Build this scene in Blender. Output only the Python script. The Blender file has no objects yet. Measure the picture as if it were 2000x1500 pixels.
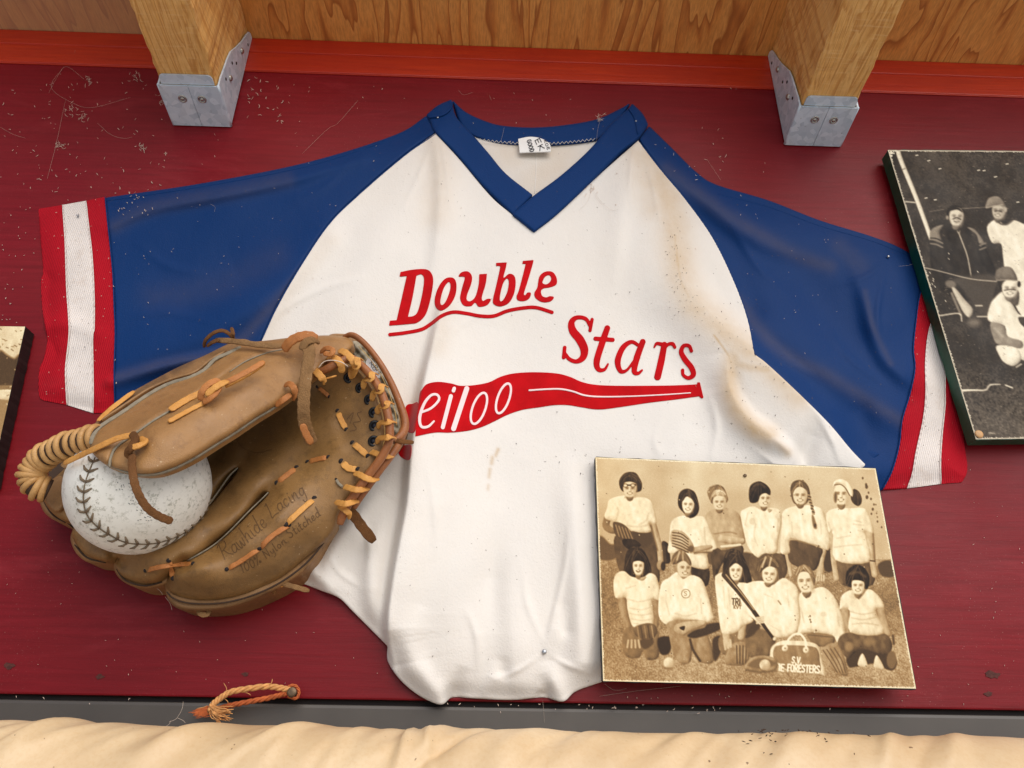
import bpy, math, random
import numpy as np
from mathutils import Vector, Matrix
random.seed(7); np.random.seed(7)
sc = bpy.context.scene
C = sc.collection

# ------------------------------------------------------------------ camera
F, CAMD = 1450.0, 0.534                  # focal length in photo pixels, distance camera to wall (m)
YAW, PITCH, ROLL = map(math.radians, (-1.3466, 25.8428, 0.8659))
MR = (Matrix.Rotation(YAW, 3, 'Z') @ Matrix.Rotation(math.pi/2 + PITCH, 3, 'X') @ Matrix.Rotation(ROLL, 3, 'Z'))
cam = bpy.data.cameras.new('camera'); co = bpy.data.objects.new('camera', cam); C.objects.link(co)
co.matrix_world = Matrix.Translation((0, -CAMD, 0)) @ MR.to_4x4()
cam.sensor_width = 36.0; cam.lens = 36.0*F/2000.0
cam.clip_start = 0.01; cam.clip_end = 200.0
sc.camera = co
sc.render.resolution_x, sc.render.resolution_y = 1024, 768

# ------------------------------------------------------------------ light
SUN_EL, SUN_AZ = math.radians(37), math.radians(158)      # high front right, seen through thin cloud
w = bpy.data.worlds.new('World'); sc.world = w; w.use_nodes = True
nt = w.node_tree; bg = nt.nodes['Background']
sky = nt.nodes.new('ShaderNodeTexSky'); sky.sky_type = 'NISHITA'; sky.sun_disc = False
sky.sun_elevation = SUN_EL; sky.sun_rotation = SUN_AZ; sky.dust_density = 0.6; sky.air_density = 0.6; sky.ozone_density = 1.5
nt.links.new(sky.outputs[0], bg.inputs[0]); bg.inputs[1].default_value = 0.10
sl = bpy.data.lights.new('sun', 'SUN'); so = bpy.data.objects.new('sun', sl); C.objects.link(so)
sl.energy = 3.0; sl.angle = math.radians(66); sl.color = (1.0, 0.945, 0.865)
sd = Vector((math.sin(SUN_AZ)*math.cos(SUN_EL), math.cos(SUN_AZ)*math.cos(SUN_EL), math.sin(SUN_EL)))
so.rotation_euler = sd.to_track_quat('Z', 'Y').to_euler()
sc.view_settings.view_transform = 'Standard'; sc.view_settings.look = 'None'
sc.view_settings.gamma = 1.0; sc.view_settings.use_curve_mapping = False
sc.view_settings.exposure = 0.07

# ------------------------------------------------------------------ pixel rays -> world points
MRn = np.array(MR)
def U(px, py, d):
    """photo pixel(s) and height d (mm) above the wall -> world point(s)"""
    px = np.asarray(px, float); py = np.asarray(py, float); d = np.asarray(d, float)/1000.0
    v = np.stack([(px-1000)/F, (750-py)/F, -np.ones_like(px)], -1) @ MRn.T
    t = (CAMD - d)/v[..., 1]
    p = v*t[..., None]; p[..., 1] -= CAMD
    return p
def U1(px, py, d): return Vector(U(px, py, d).tolist())
MM = 0.345                                # mm per photo pixel on the wall, roughly

# ------------------------------------------------------------------ materials
def srgb(c):
    c = np.asarray(c, float)/255.0
    return np.where(c <= .04045, c/12.92, ((c+.055)/1.055)**2.4)
def S(r, g, b): return tuple(srgb((r, g, b))) + (1.0,)
class N:
    def __init__(s, name, rough=.6, spec=.5, **kw):
        s.m = bpy.data.materials.new(name); s.m.use_nodes = True
        s.t = s.m.node_tree; s.b = s.t.nodes['Principled BSDF']
        s.b.inputs['Roughness'].default_value = rough
        s.b.inputs['Specular IOR Level'].default_value = spec
        for k, v in kw.items(): s.b.inputs[k.replace('_', ' ')].default_value = v
        s.tc = s.t.nodes.new('ShaderNodeTexCoord')
    def n(s, t, **kw):
        x = s.t.nodes.new('ShaderNode'+t)
        for k, v in kw.items():
            if k in x.inputs: x.inputs[k].default_value = v
            else: setattr(x, k, v)
        return x
    def l(s, a, b): s.t.links.new(a, b)
    def mapping(s, scale=(1, 1, 1), rot=(0, 0, 0), loc=(0, 0, 0), src='Object'):
        m = s.n('Mapping'); m.inputs['Scale'].default_value = scale; m.inputs['Rotation'].default_value = rot
        m.inputs['Location'].default_value = loc; s.l(s.tc.outputs[src], m.inputs[0]); return m.outputs[0]
    def noise(s, scale, detail=4, rough=.55, vec=None, dist=0):
        x = s.n('TexNoise'); x.inputs['Scale'].default_value = scale; x.inputs['Detail'].default_value = detail
        x.inputs['Roughness'].default_value = rough; x.inputs['Distortion'].default_value = dist
        s.l(vec if vec is not None else s.tc.outputs['Object'], x.inputs['Vector']); return x.outputs['Fac']
    def ramp(s, fac, stops, interp='LINEAR'):
        x = s.n('ValToRGB'); e = x.color_ramp.elements; x.color_ramp.interpolation = interp
        while len(e) > 1: e.remove(e[0])
        for i, (p, c) in enumerate(stops):
            c = c if isinstance(c, tuple) else (c, c, c, 1)
            if i == 0: e[0].position = p; e[0].color = c
            else: k = e.new(p); k.color = c
        s.l(fac, x.inputs[0]); return x.outputs[0]
    def mix(s, fac, a, b, mode='MIX'):
        x = s.n('Mix', data_type='RGBA', blend_type=mode)
        for k, v in ((0, fac), (6, a), (7, b)):
            if hasattr(v, 'links'): s.l(v, x.inputs[k])
            else: x.inputs[k].default_value = v
        return x.outputs[2]
    def math(s, op, a, b=0.5):
        x = s.n('Math', operation=op)
        for k, v in ((0, a), (1, b)):
            if hasattr(v, 'links'): s.l(v, x.inputs[k])
            else: x.inputs[k].default_value = v
        return x.outputs[0]
    def attr(s, name):
        x = s.n('Attribute'); x.attribute_name = name; return x
    def col(s, c):
        if hasattr(c, 'links'): s.l(c, s.b.inputs['Base Color'])
        else: s.b.inputs['Base Color'].default_value = c
        return s
    def rough(s, r): s.l(r, s.b.inputs['Roughness']); return s
    def bump(s, h, strength=.3, dist=.001, prev=None):
        x = s.n('Bump'); x.inputs['Strength'].default_value = strength; x.inputs['Distance'].default_value = dist
        s.l(h, x.inputs['Height'])
        if prev is not None: s.l(prev, x.inputs['Normal'])
        s.l(x.outputs[0], s.b.inputs['Normal']); return x.outputs[0]
def plain(name, c, rough=.6, var=.15, scale=200, spec=.5, bump=.2, **kw):
    n = N(name, rough, spec, **kw); c = np.array(c[:3])
    f = n.noise(scale)
    n.col(n.ramp(f, [(.3, tuple(c*(1-var))+(1,)), (.7, tuple(np.minimum(c*(1+var), 1))+(1,))]))
    if bump: n.bump(n.noise(scale*4, 3), bump, .0004)
    return n.m

# red painted plywood
n = N('red_paint', .45, .22)
gv = n.mapping((5, 5, 90)); g = n.noise(3.0, 6, .62, gv, .6)
big = n.noise(3.2, 3)
gv2 = n.mapping((14, 14, 420), loc=(3, 1, 2)); g2 = n.noise(3.0, 3, .7, gv2)
c1 = n.ramp(g, [(.25, S(108, 12, 20)), (.5, S(122, 16, 25)), (.72, S(132, 20, 30)), (.86, S(148, 34, 42))])
c2 = n.mix(n.ramp(g2, [(.66, 0.0), (.80, .4)]), c1, S(160, 62, 72))
c3 = n.mix(n.ramp(big, [(.3, .5), (.65, 0.0)]), c2, S(92, 8, 16))
wr = n.noise(1.0, 6, .7, n.mapping((9, 9, 34), loc=(5, 2, 7)), .5); c3 = n.mix(n.ramp(wr, [(.56, 0.0), (.74, .45)]), c3, S(146, 44, 50))
dust = n.noise(900, 2, .5); dm = n.noise(6, 3)
c4 = n.mix(n.math('MULTIPLY', n.ramp(dust, [(.66, 0.0), (.74, .55)]), n.ramp(dm, [(.4, 0.0), (.6, 1.0)])), c3, S(176, 120, 112))
n.col(c4); n.rough(n.ramp(n.noise(9, 5), [(.3, .36), (.7, .56)]))
b1 = n.bump(g, .14, .0012); n.bump(g2, .16, .0005, b1)
M_RED = n.m
# orange red trim paint
n = N('orange_paint', .42, .5)
gv = n.mapping((6, 60, 120)); g = n.noise(3, 5, .6, gv)
n.col(n.mix(n.ramp(n.noise(7, 4), [(.35, 0.0), (.7, .6)]), n.ramp(g, [(.3, S(172, 40, 14)), (.7, S(196, 54, 16))]), S(162, 30, 16)))
n.bump(g, .25, .001); M_ORANGE = n.m
# plywood ceiling
n = N('plywood', .55, .35)
wv = n.mapping((22, 1.0, 22), rot=(math.radians(-8.8), 0, .05))
f = n.noise(1.0, 3, .5, wv, .35)
w2 = n.math('FRACT', n.math('MULTIPLY', f, 10.0), 0)
c1 = n.ramp(w2, [(0, S(222, 156, 80)), (.62, S(216, 146, 70)), (.84, S(194, 120, 54)), (.95, S(164, 94, 38)), (1, S(220, 152, 76))])
fi = n.noise(1.0, 4, .6, n.mapping((700, 18, 700)))
c2 = n.mix(n.ramp(fi, [(.35, .45), (.62, 0.0)]), c1, S(150, 96, 48))
sepx = n.n('SeparateXYZ'); n.l(n.tc.outputs['Object'], sepx.inputs[0])
lf = n.ramp(sepx.outputs['X'], [(0.0, 1.0), (1.0, 0.0)])          # left sheet is a paler greyer veneer
mr = n.n('MapRange'); n.l(sepx.outputs['X'], mr.inputs[0]); mr.inputs[1].default_value = -.292; mr.inputs[2].default_value = -.286
mr.inputs[3].default_value = .62; mr.inputs[4].default_value = 0.0
c3 = n.mix(mr.outputs[0], c2, S(172, 132, 104))
n.col(c3); n.bump(fi, .3, .0006); M_PLY = n.m
# sawn pine rafters
n = N('sawn_pine', .62, .3)
wv = n.mapping((60, 3.2, 38), rot=(math.radians(-8.8), 0, 0)); f = n.noise(1.0, 4, .55, wv, .8)
w2 = n.math('FRACT', n.math('MULTIPLY', f, 9.0), 0)
c1 = n.ramp(w2, [(0, S(234, 184, 112)), (.6, S(228, 172, 96)), (.85, S(200, 138, 68)), (1, S(232, 180, 108))])
fi = n.noise(1.0, 5, .65, n.mapping((520, 40, 520)))
sw = n.noise(1.0, 3, .5, n.mapping((60, 560, 60)))
c2 = n.mix(n.ramp(fi, [(.3, .6), (.6, 0.0)]), c1, S(190, 132, 72))
c3 = n.mix(n.ramp(sw, [(.55, 0.0), (.75, .35)]), c2, S(236, 198, 140))
blk = n.noise(60, 5, .75); c4 = n.mix(n.ramp(blk, [(.70, 0.0), (.78, .7)]), c3, S(120, 84, 50))
n.col(c4); p = n.bump(fi, .5, .001); n.bump(sw, .35, .0008, p); M_PINE = n.m
# galvanised steel
n = N('galvanised_steel', .42, .5, Metallic=.12)
vo = n.n('TexVoronoi', feature='F1'); vo.inputs['Scale'].default_value = 190; vo.inputs['Randomness'].default_value = 1
n.l(n.tc.outputs['Object'], vo.inputs['Vector'])
spn = n.n('SeparateColor'); n.l(vo.outputs['Color'], spn.inputs[0])
c1 = n.ramp(spn.outputs[0], [(0, S(184, 200, 212)), (1, S(214, 226, 236))])
c2 = n.mix(n.ramp(n.noise(240, 5, .75), [(.62, 0.0), (.72, .65)]), c1, S(104, 110, 112))
c3 = n.mix(n.ramp(n.noise(35, 4), [(.5, 0.0), (.75, .4)]), c2, S(205, 208, 206))
n.col(c3); n.rough(n.ramp(spn.outputs[1], [(0, .36), (1, .56)])); n.bump(n.noise(300, 4), .15, .0004); M_GALV = n.m
M_SCREW = plain('screw_zinc', S(176, 172, 164), .34, .2, 400, Metallic=.85)
M_RUST = plain('old_nail_head', S(112, 92, 70), .55, .35, 300, Metallic=.5)
M_NAIL = plain('bright_nail', S(170, 172, 176), .3, .2, 500, Metallic=.9)
M_GREY = plain('grey_paint', S(76, 70, 64), .45, .14, 16, bump=.15)
M_DARKGAP = plain('dark_timber', S(26, 16, 15), .8, .2, 60)  # near-black colour standing in for shade in the ledge gap and small holes

# jersey cloth (stain: dust and yellowing laid down along the folds)
def cloth(name, base, dirt, rough, sheen, weave=1300, amt=1.0):
    n = N(name, rough, .16); n.b.inputs['Sheen Weight'].default_value = sheen; n.b.inputs['Sheen Roughness'].default_value = .45
    n.b.inputs['Sheen Tint'].default_value = (1, 1, 1, 1)
    b = np.array(base[:3])
    c1 = n.ramp(n.noise(14, 4), [(.3, tuple(b*.94)+(1,)), (.7, tuple(np.minimum(b*1.03, 1))+(1,))])
    a = n.attr('stain'); m = n.math('MULTIPLY', a.outputs['Fac'], n.ramp(n.noise(60, 5, .7), [(.25, .55), (.7, 1.0)]))
    c1 = n.mix(n.ramp(n.noise(7, 6, .7), [(.48, 0.0), (.72, .38)]), c1, tuple(b*np.array((.84, .80, .74)))+(1,))
    c2 = n.mix(n.math('MULTIPLY', m, amt), c1, dirt)
    sp = n.ramp(n.noise(330, 2, .5), [(.735, 0.0), (.76, .6)])
    n.col(n.mix(n.math('MULTIPLY', sp, .8), c2, S(92, 78, 62)))
    kn = n.noise(weave*.55, 2, .6); p = n.bump(kn, .38, .0006); p = n.bump(n.noise(38, 5, .62, n.mapping((1, 1, .45))), .16, .004, p); n.bump(n.noise(130, 3, .6), .14, .0012, p)
    return n.m
M_WHITE = cloth('white_knit', S(228, 222, 214), S(190, 156, 106), .9, .02)
M_BLUE = cloth('blue_polyester', S(2, 47, 100), S(92, 82, 80), .62, .02, 1500, .42)
M_BLUE2 = cloth('blue_rib', S(2, 48, 102), S(92, 82, 80), .7, .02, 1500, .4)
def rib(name, base, tint):
    n = N(name, .8, .2); b = np.array(base[:3])
    wv = n.n('TexWave', wave_type='BANDS', bands_direction='X'); wv.inputs['Scale'].default_value = 190; wv.inputs['Distortion'].default_value = .4
    wv.inputs['Detail'].default_value = 1
    n.l(n.tc.outputs['Object'], wv.inputs['Vector'])
    w3 = n.n('TexWave', wave_type='BANDS', bands_direction='Z'); w3.inputs['Scale'].default_value = 330; w3.inputs['Distortion'].default_value = .3
    n.l(n.tc.outputs['Object'], w3.inputs['Vector'])
    c1 = n.ramp(n.noise(25, 5), [(.35, tuple(b*.9)+(1,)), (.65, tuple(b)+(1,))])
    c2 = n.mix(n.ramp(n.noise(30, 5, .7), [(.55, 0.0), (.8, .55)]), c1, tint)
    sp = n.ramp(n.noise(420, 2, .5), [(.74, 0.0), (.76, .7)])
    n.col(n.mix(sp, c2, S(200, 170, 150) if base[0] > base[1]*3 else S(90, 70, 55)))
    p = n.bump(wv.outputs['Fac'], .55, .0007); n.bump(w3.outputs['Fac'], .25, .0004, p); return n.m
M_RRED = rib('red_rib_knit', S(178, 8, 30), S(160, 30, 40))
M_RWHITE = rib('white_rib_knit', S(232, 222, 214), S(186, 158, 134))
n = N('red_flock', .92, .1); n.col(n.ramp(n.noise(60, 4), [(.3, S(172, 4, 12)), (.7, S(196, 8, 18))])); n.bump(n.noise(1800, 2), .25, .0005)
n.b.inputs['Sheen Weight'].default_value = .15; M_FLOCK = n.m
M_FLOCKW = plain('white_inset', S(236, 214, 212), .9, .05, 80)
M_LABEL = plain('label_satin', S(236, 234, 230), .5, .04, 60)
M_INK = plain('black_ink', S(24, 26, 40), .7, .1, 60)

# leather
def leather(name, a, b, dark, rough=.42, edge=.0, spec=.5, bs=.25):
    n = N(name, rough-.04, spec*.85)
    f = n.noise(16, 6, .68)
    c1 = n.ramp(f, [(.3, a), (.68, b)])
    st = n.attr('stain'); c2 = n.mix(n.math('MULTIPLY', st.outputs['Fac'], n.ramp(n.noise(40, 4, .7), [(.2, .65), (.7, 1.0)])), c1, dark)
    c3 = n.mix(n.ramp(n.noise(120, 6, .75), [(.50, 0.0), (.72, .55)]), c2, dark)
    c4 = n.mix(n.ramp(n.noise(500, 2, .5), [(.72, 0.0), (.76, .5)]), c3, S(205, 178, 140))
    n.col(c4); n.rough(n.ramp(n.noise(70, 4), [(.3, rough-.02), (.7, rough+.18)]))
    vo = n.n('TexVoronoi', feature='DISTANCE_TO_EDGE'); vo.inputs['Scale'].default_value = 900
    n.l(n.tc.outputs['Object'], vo.inputs['Vector'])
    p = n.bump(n.ramp(vo.outputs['Distance'], [(0, 0.0), (.2, 1.0)]), bs*.9, .0004); p = n.bump(n.noise(170, 4, .65, None, 1.2), bs*.9, .0012, p); n.bump(n.noise(42, 5, .6), bs*.9, .0014, p)
    return n.m
M_PALM = leather('palm_leather', S(124, 90, 50), S(148, 110, 62), S(76, 54, 30), .42)
M_THUMB = leather('thumb_leather', S(146, 106, 62), S(170, 126, 76), S(108, 74, 42), .38)
M_BACK = leather('back_leather', S(134, 98, 60), S(158, 118, 74), S(84, 62, 40), .5)
M_ROLL = leather('rolled_binding', S(140, 82, 42), S(164, 102, 56), S(92, 54, 28), .34)
M_COIL = leather('wrapped_loop', S(176, 130, 76), S(204, 158, 98), S(104, 72, 40), .38)
M_LACE = leather('rawhide_lace', S(194, 132, 58), S(218, 158, 80), S(150, 92, 40), .5, bs=.4)
M_LACER = leather('rawhide_lace_red', S(164, 100, 48), S(190, 122, 62), S(118, 70, 36), .5, bs=.4)
M_SUEDE = leather('suede_lace', S(126, 92, 56), S(156, 120, 82), S(82, 58, 36), .9, spec=.2, bs=.7)
M_SUEDED = leather('dark_suede', S(96, 62, 34), S(122, 82, 48), S(66, 42, 24), .85, spec=.2, bs=.7)
M_FELT = plain('felt_edge', S(134, 124, 106), .95, .2, 260, bump=.6)
M_WOOL = plain('wool_lining', S(152, 142, 122), 1.0, .35, 160, bump=1.0)
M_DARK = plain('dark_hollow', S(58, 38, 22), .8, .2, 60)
M_EYE = plain('black_eyelet', S(30, 30, 32), .28, .2, 200, Metallic=.6)
M_STAMP = plain('burnt_stamp', S(92, 64, 34), .7, .2, 300)
M_THREAD = plain('tan_thread', S(206, 170, 100), .7, .2, 600)
# ball
n = N('worn_ball_cover', .62, .4)
c1 = n.ramp(n.noise(30, 4), [(.3, S(226, 222, 210)), (.7, S(242, 239, 230))])
c2 = n.mix(n.math('MULTIPLY', n.ramp(n.noise(260, 5, .8), [(.52, 0.0), (.62, .8)]), n.ramp(n.noise(34, 4), [(.38, .08), (.60, 1.0)])), c1, S(138, 134, 112))
c3 = n.mix(n.ramp(n.noise(12, 3), [(.55, 0.0), (.8, .3)]), c2, S(210, 188, 150))
n.col(c3); n.bump(n.noise(260, 5, .7), .3, .0006); M_BALL = n.m
M_SEAM = plain('seam_thread', S(116, 98, 76), .8, .25, 400)
M_FADED = plain('faded_stamp', S(128, 130, 126), .8, .2, 900)
# boards, prints
M_BLACKB = plain('black_board_edge', S(20, 16, 14), .55, .3, 90, bump=.4)
M_GREENB = plain('green_board_edge', S(10, 68, 48), .42, .2, 40, bump=.3)
n = N('photo_print', .5, .15); a = n.attr('Col'); n.col(a.outputs['Color']); n.rough(n.ramp(n.noise(40, 4), [(.3, .42), (.7, .6)]))
n.bump(n.noise(90, 4), .06, .001); M_PRINT = n.m
n = N('photo_print_matt', .6, .2); a = n.attr('Col'); n.col(a.outputs['Color']); n.bump(n.noise(120, 4), .1, .001); M_PRINT2 = n.m
M_CHIP = plain('paper_edge', S(226, 208, 172), .8, .1, 90)
# vinyl cushion
n = N('cream_vinyl', .42, .45)
c1 = n.ramp(n.noise(9, 5, .65), [(.3, S(200, 168, 126)), (.55, S(216, 188, 148)), (.75, S(226, 202, 164))])
c2 = n.mix(n.ramp(n.noise(420, 3, .7), [(.45, 0.0), (.7, .22)]), c1, S(196, 154, 100))
sp2 = n.ramp(n.noise(180, 2, .5), [(.74, 0.0), (.765, .8)])
n.col(n.mix(sp2, c2, S(96, 60, 34))); pv = n.bump(n.noise(700, 4), .2, .0004); n.bump(n.noise(1.0, .6, .4, n.mapping((22, 7, 7), rot=(0, math.radians(38), 0))), .9, .012, pv); M_VINYL = n.m
M_TWINE = plain('baler_twine', S(206, 148, 88), .85, .25, 300, bump=.4)
M_TWINER = plain('orange_twine', S(182, 92, 44), .85, .25, 300, bump=.4)
M_WEB = plain('cobweb', S(206, 188, 170), .9, .1, 100)
M_FLECK = plain('pale_flecks', S(214, 190, 172), .9, .2, 100)
M_GRIT = plain('dark_grit', S(62, 42, 28), .9, .3, 200)
M_TACK = plain('tack_head', S(196, 150, 98), .5, .2, 200)
M_BOUNCE = plain('pale_concrete', S(224, 220, 212), .9, .08, 3)  # kept pale so the unseen ground throws light upward

# ------------------------------------------------------------------ object helpers
def link(name, me, mat, parent=None):
    o = bpy.data.objects.new(name, me); C.objects.link(o)
    if mat is not None and len(me.materials) == 0: me.materials.append(mat)
    if parent is not None:
        o.parent = parent; o.matrix_parent_inverse = parent.matrix_world.inverted()
    return o
def tag(o, label=None, cat=None, group=None, kind=None):
    if label: o['label'] = label
    if cat: o['category'] = cat
    if group: o['group'] = group
    if kind: o['kind'] = kind
    return o
def thing(name, loc, label, cat, group=None):
    o = bpy.data.objects.new(name, None); C.objects.link(o); o.empty_display_size = .02
    o.location = loc; o.matrix_world = Matrix.Translation(loc)
    return tag(o, label, cat, group)
def mesh(name, V, Fc, smooth=True):
    me = bpy.data.meshes.new(name); me.from_pydata([tuple(map(float, v)) for v in V], [], [tuple(map(int, f)) for f in Fc])
    if smooth: me.polygons.foreach_set('use_smooth', [True]*len(me.polygons))
    me.update(); return me
def attrib(me, name, vals):
    a = me.attributes.new(name, 'FLOAT', 'POINT'); a.data.foreach_set('value', np.asarray(vals, np.float32))

# ---- 2D curve helpers (photo pixels)
def cr(pts, closed=False, n=7):
    """Catmull-Rom through pts; a point given twice is a corner"""
    pts = [np.array(p[:2], float) for p in pts]
    if closed:
        k = [i for i in range(len(pts)) if np.allclose(pts[i], pts[i-1])]
        if k: pts = pts[k[0]:]+pts[:k[0]]; pts.append(pts[0])
    segs, cur = [], []
    if closed and not k:
        P = [pts[-1]]+pts+[pts[0], pts[1]]; out = []
        for i in range(1, len(P)-2): out += _cr(P[i-1], P[i], P[i+1], P[i+2], n)
        return np.array(out)
    for i, p in enumerate(pts):
        if cur and np.allclose(p, cur[-1]): segs.append(cur); cur = [p]
        else: cur.append(p)
    segs.append(cur); out = []
    for s in segs:
        if len(s) < 2: continue
        P = [2*s[0]-s[1]]+s+[2*s[-1]-s[-2]]
        for i in range(1, len(P)-2): out += _cr(P[i-1], P[i], P[i+1], P[i+2], n)
    if not closed: out.append(pts[-1])
    return np.array(out)
def _cr(a, b, c, d, n):
    r = []
    for i in range(n):
        t = i/n; r.append(.5*((2*b)+(c-a)*t+(2*a-5*b+4*c-d)*t*t+(3*b-a-3*c+d)*t**3))
    return r
def dseg(X, Y, P, closed=False):
    """distance to polyline, signed side, arc index"""
    best = np.full(X.shape, 1e18); side = np.zeros(X.shape); par = np.zeros(X.shape)
    m = len(P) if closed else len(P)-1
    for i in range(m):
        a = P[i]; b = P[(i+1) % len(P)]; dx, dy = b[0]-a[0], b[1]-a[1]; L = dx*dx+dy*dy+1e-12
        t = np.clip(((X-a[0])*dx+(Y-a[1])*dy)/L, 0, 1)
        ex = X-a[0]-t*dx; ey = Y-a[1]-t*dy; d = ex*ex+ey*ey
        k = d < best
        best = np.where(k, d, best); par = np.where(k, i+t, par)
        side = np.where(k, (dx*(Y-a[1])-dy*(X-a[0]))/np.sqrt(L*np.maximum((X-a[0]-t*dx)**2+(Y-a[1]-t*dy)**2, 1e-9)), side)
    return np.sqrt(best), side, par
def inside(X, Y, P):
    r = np.zeros(X.shape, bool); j = len(P)-1
    for i in range(len(P)):
        xi, yi = P[i]; xj, yj = P[j]
        if yi != yj:
            c = ((yi > Y) != (yj > Y)) & (X < (xj-xi)*(Y-yi)/(yj-yi)+xi); r ^= c
        j = i
    return r
def psdf(P):
    P = np.asarray(P, float)
    def f(X, Y):
        d = dseg(X, Y, P, True)[0]; return np.where(inside(X, Y, P), -d, d)
    f.box = (P[:, 0].min(), P[:, 1].min(), P[:, 0].max(), P[:, 1].max()); return f
def lsdf(P, wd):
    """stroke of (varying) width"""
    P = np.asarray(P, float); wd = np.full(len(P), wd, float) if np.isscalar(wd) else np.asarray(wd, float)
    def f(X, Y):
        d, s, t = dseg(X, Y, P); return d-np.interp(t, np.arange(len(P)), wd)/2
    m = wd.max()/2; f.box = (P[:, 0].min()-m, P[:, 1].min()-m, P[:, 0].max()+m, P[:, 1].max()+m); return f
def union(*fs):
    def f(X, Y):
        r = fs[0](X, Y)
        for g in fs[1:]: r = np.minimum(r, g(X, Y))
        return r
    b = np.array([g.box for g in fs]); f.box = (b[:, 0].min(), b[:, 1].min(), b[:, 2].max(), b[:, 3].max()); return f
def minus(a, *bs):
    def f(X, Y):
        r = a(X, Y)
        for b in bs: r = np.maximum(r, -b(X, Y))
        return r
    f.box = a.box; return f
def march(sdf, step):
    x0, y0, x1, y1 = sdf.box; x0 -= step*1.5; y0 -= step*1.5
    nx = int((x1-x0)/step)+3; ny = int((y1-y0)/step)+3
    X, Y = np.meshgrid(x0+step*np.arange(nx), y0+step*np.arange(ny))
    Sd = sdf(X, Y); I = Sd < 0
    idx = -np.ones(I.shape, int); idx[I] = np.arange(I.sum())
    V = list(zip(X[I], Y[I])); Fc = []; E = {}; BE = []
    a = I[:-1, :-1]; b = I[:-1, 1:]; c = I[1:, 1:]; d = I[1:, :-1]
    cnt = a.astype(int)+b+c+d; full = cnt == 4
    q = np.stack([idx[:-1, :-1][full], idx[1:, :-1][full], idx[1:, 1:][full], idx[:-1, 1:][full]], 1)
    Fc = q.tolist()
    for (j, i) in np.argwhere((cnt > 0) & (cnt < 4)):
        cs = [(j, i), (j+1, i), (j+1, i+1), (j, i+1)]; poly = []; out = []
        for k in range(4):
            p, r = cs[k], cs[(k+1) % 4]
            if I[p]: poly.append(idx[p])
            if I[p] != I[r]:
                key = (min(p, r), max(p, r))
                if key not in E:
                    t = Sd[p]/(Sd[p]-Sd[r]); E[key] = len(V)
                    V.append((X[p]+(X[r]-X[p])*t, Y[p]+(Y[r]-Y[p])*t))
                poly.append(E[key]); out.append((E[key], I[p]))
        if len(poly) >= 3: Fc.append(poly)
        for k in range(len(out)):
            if out[k][1]: BE.append((out[k][0], out[(k+1) % len(out)][0]))
    return np.array(V), Fc, BE
def panel(name, sdf, depth, mat, parent=None, step=3.0, skirt=0.0, bev=None, stain=None, floor=.6, off=0.0):
    """a sheet following depth(px,py) in mm above the wall; skirt: how far its edge turns back"""
    if not callable(sdf): sdf = psdf(sdf)
    V, Fc, BE = march(sdf, step)
    d = depth(V[:, 0], V[:, 1])+off
    if bev:
        e = np.clip(-sdf(V[:, 0], V[:, 1])/bev[0], 0, 1); d = d-bev[1]*(1-np.sqrt(np.clip(1-(1-e)**2, 0, 1)))
    d = np.maximum(d, floor)
    W = U(V[:, 0], V[:, 1], d)
    st = stain(V[:, 0], V[:, 1]) if stain else np.zeros(len(V))
    if skirt:
        bi = sorted({k for e in BE for k in e}); mp = {k: len(V)+i for i, k in enumerate(bi)}
        Wb = W[bi].copy(); Wb[:, 1] = np.minimum(Wb[:, 1]+skirt/1000., -.0004)
        W = np.concatenate([W, Wb]); st = np.concatenate([st, st[bi]])
        Fc = Fc+[[a, mp[a], mp[b], b][::1] for a, b in BE]
    me = mesh(name, W, Fc); attrib(me, 'stain', st)
    return link(name, me, mat, parent)
def tps(pts):
    P = np.array(pts, float); n_ = len(P)
    def K(r2): return np.where(r2 > 1e-9, r2*np.log(r2+1e-12), 0)
    A = np.zeros((n_+3, n_+3)); r2 = ((P[:, None, :2]-P[None, :, :2])**2).sum(-1)/1e4
    A[:n_, :n_] = K(r2)+np.eye(n_)*.02; A[:n_, n_] = 1; A[:n_, n_+1:] = P[:, :2]/100; A[n_, :n_] = 1; A[n_+1:, :n_] = P[:, :2].T/100
    w_ = np.linalg.solve(A, np.r_[P[:, 2], 0, 0, 0])
    def f(X, Y):
        X = np.asarray(X, float); Y = np.asarray(Y, float); r = w_[n_]+w_[n_+1]*X/100+w_[n_+2]*Y/100
        for k in range(n_): r = r+w_[k]*K(((X-P[k, 0])**2+(Y-P[k, 1])**2)/1e4)
        return r
    return f
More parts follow.
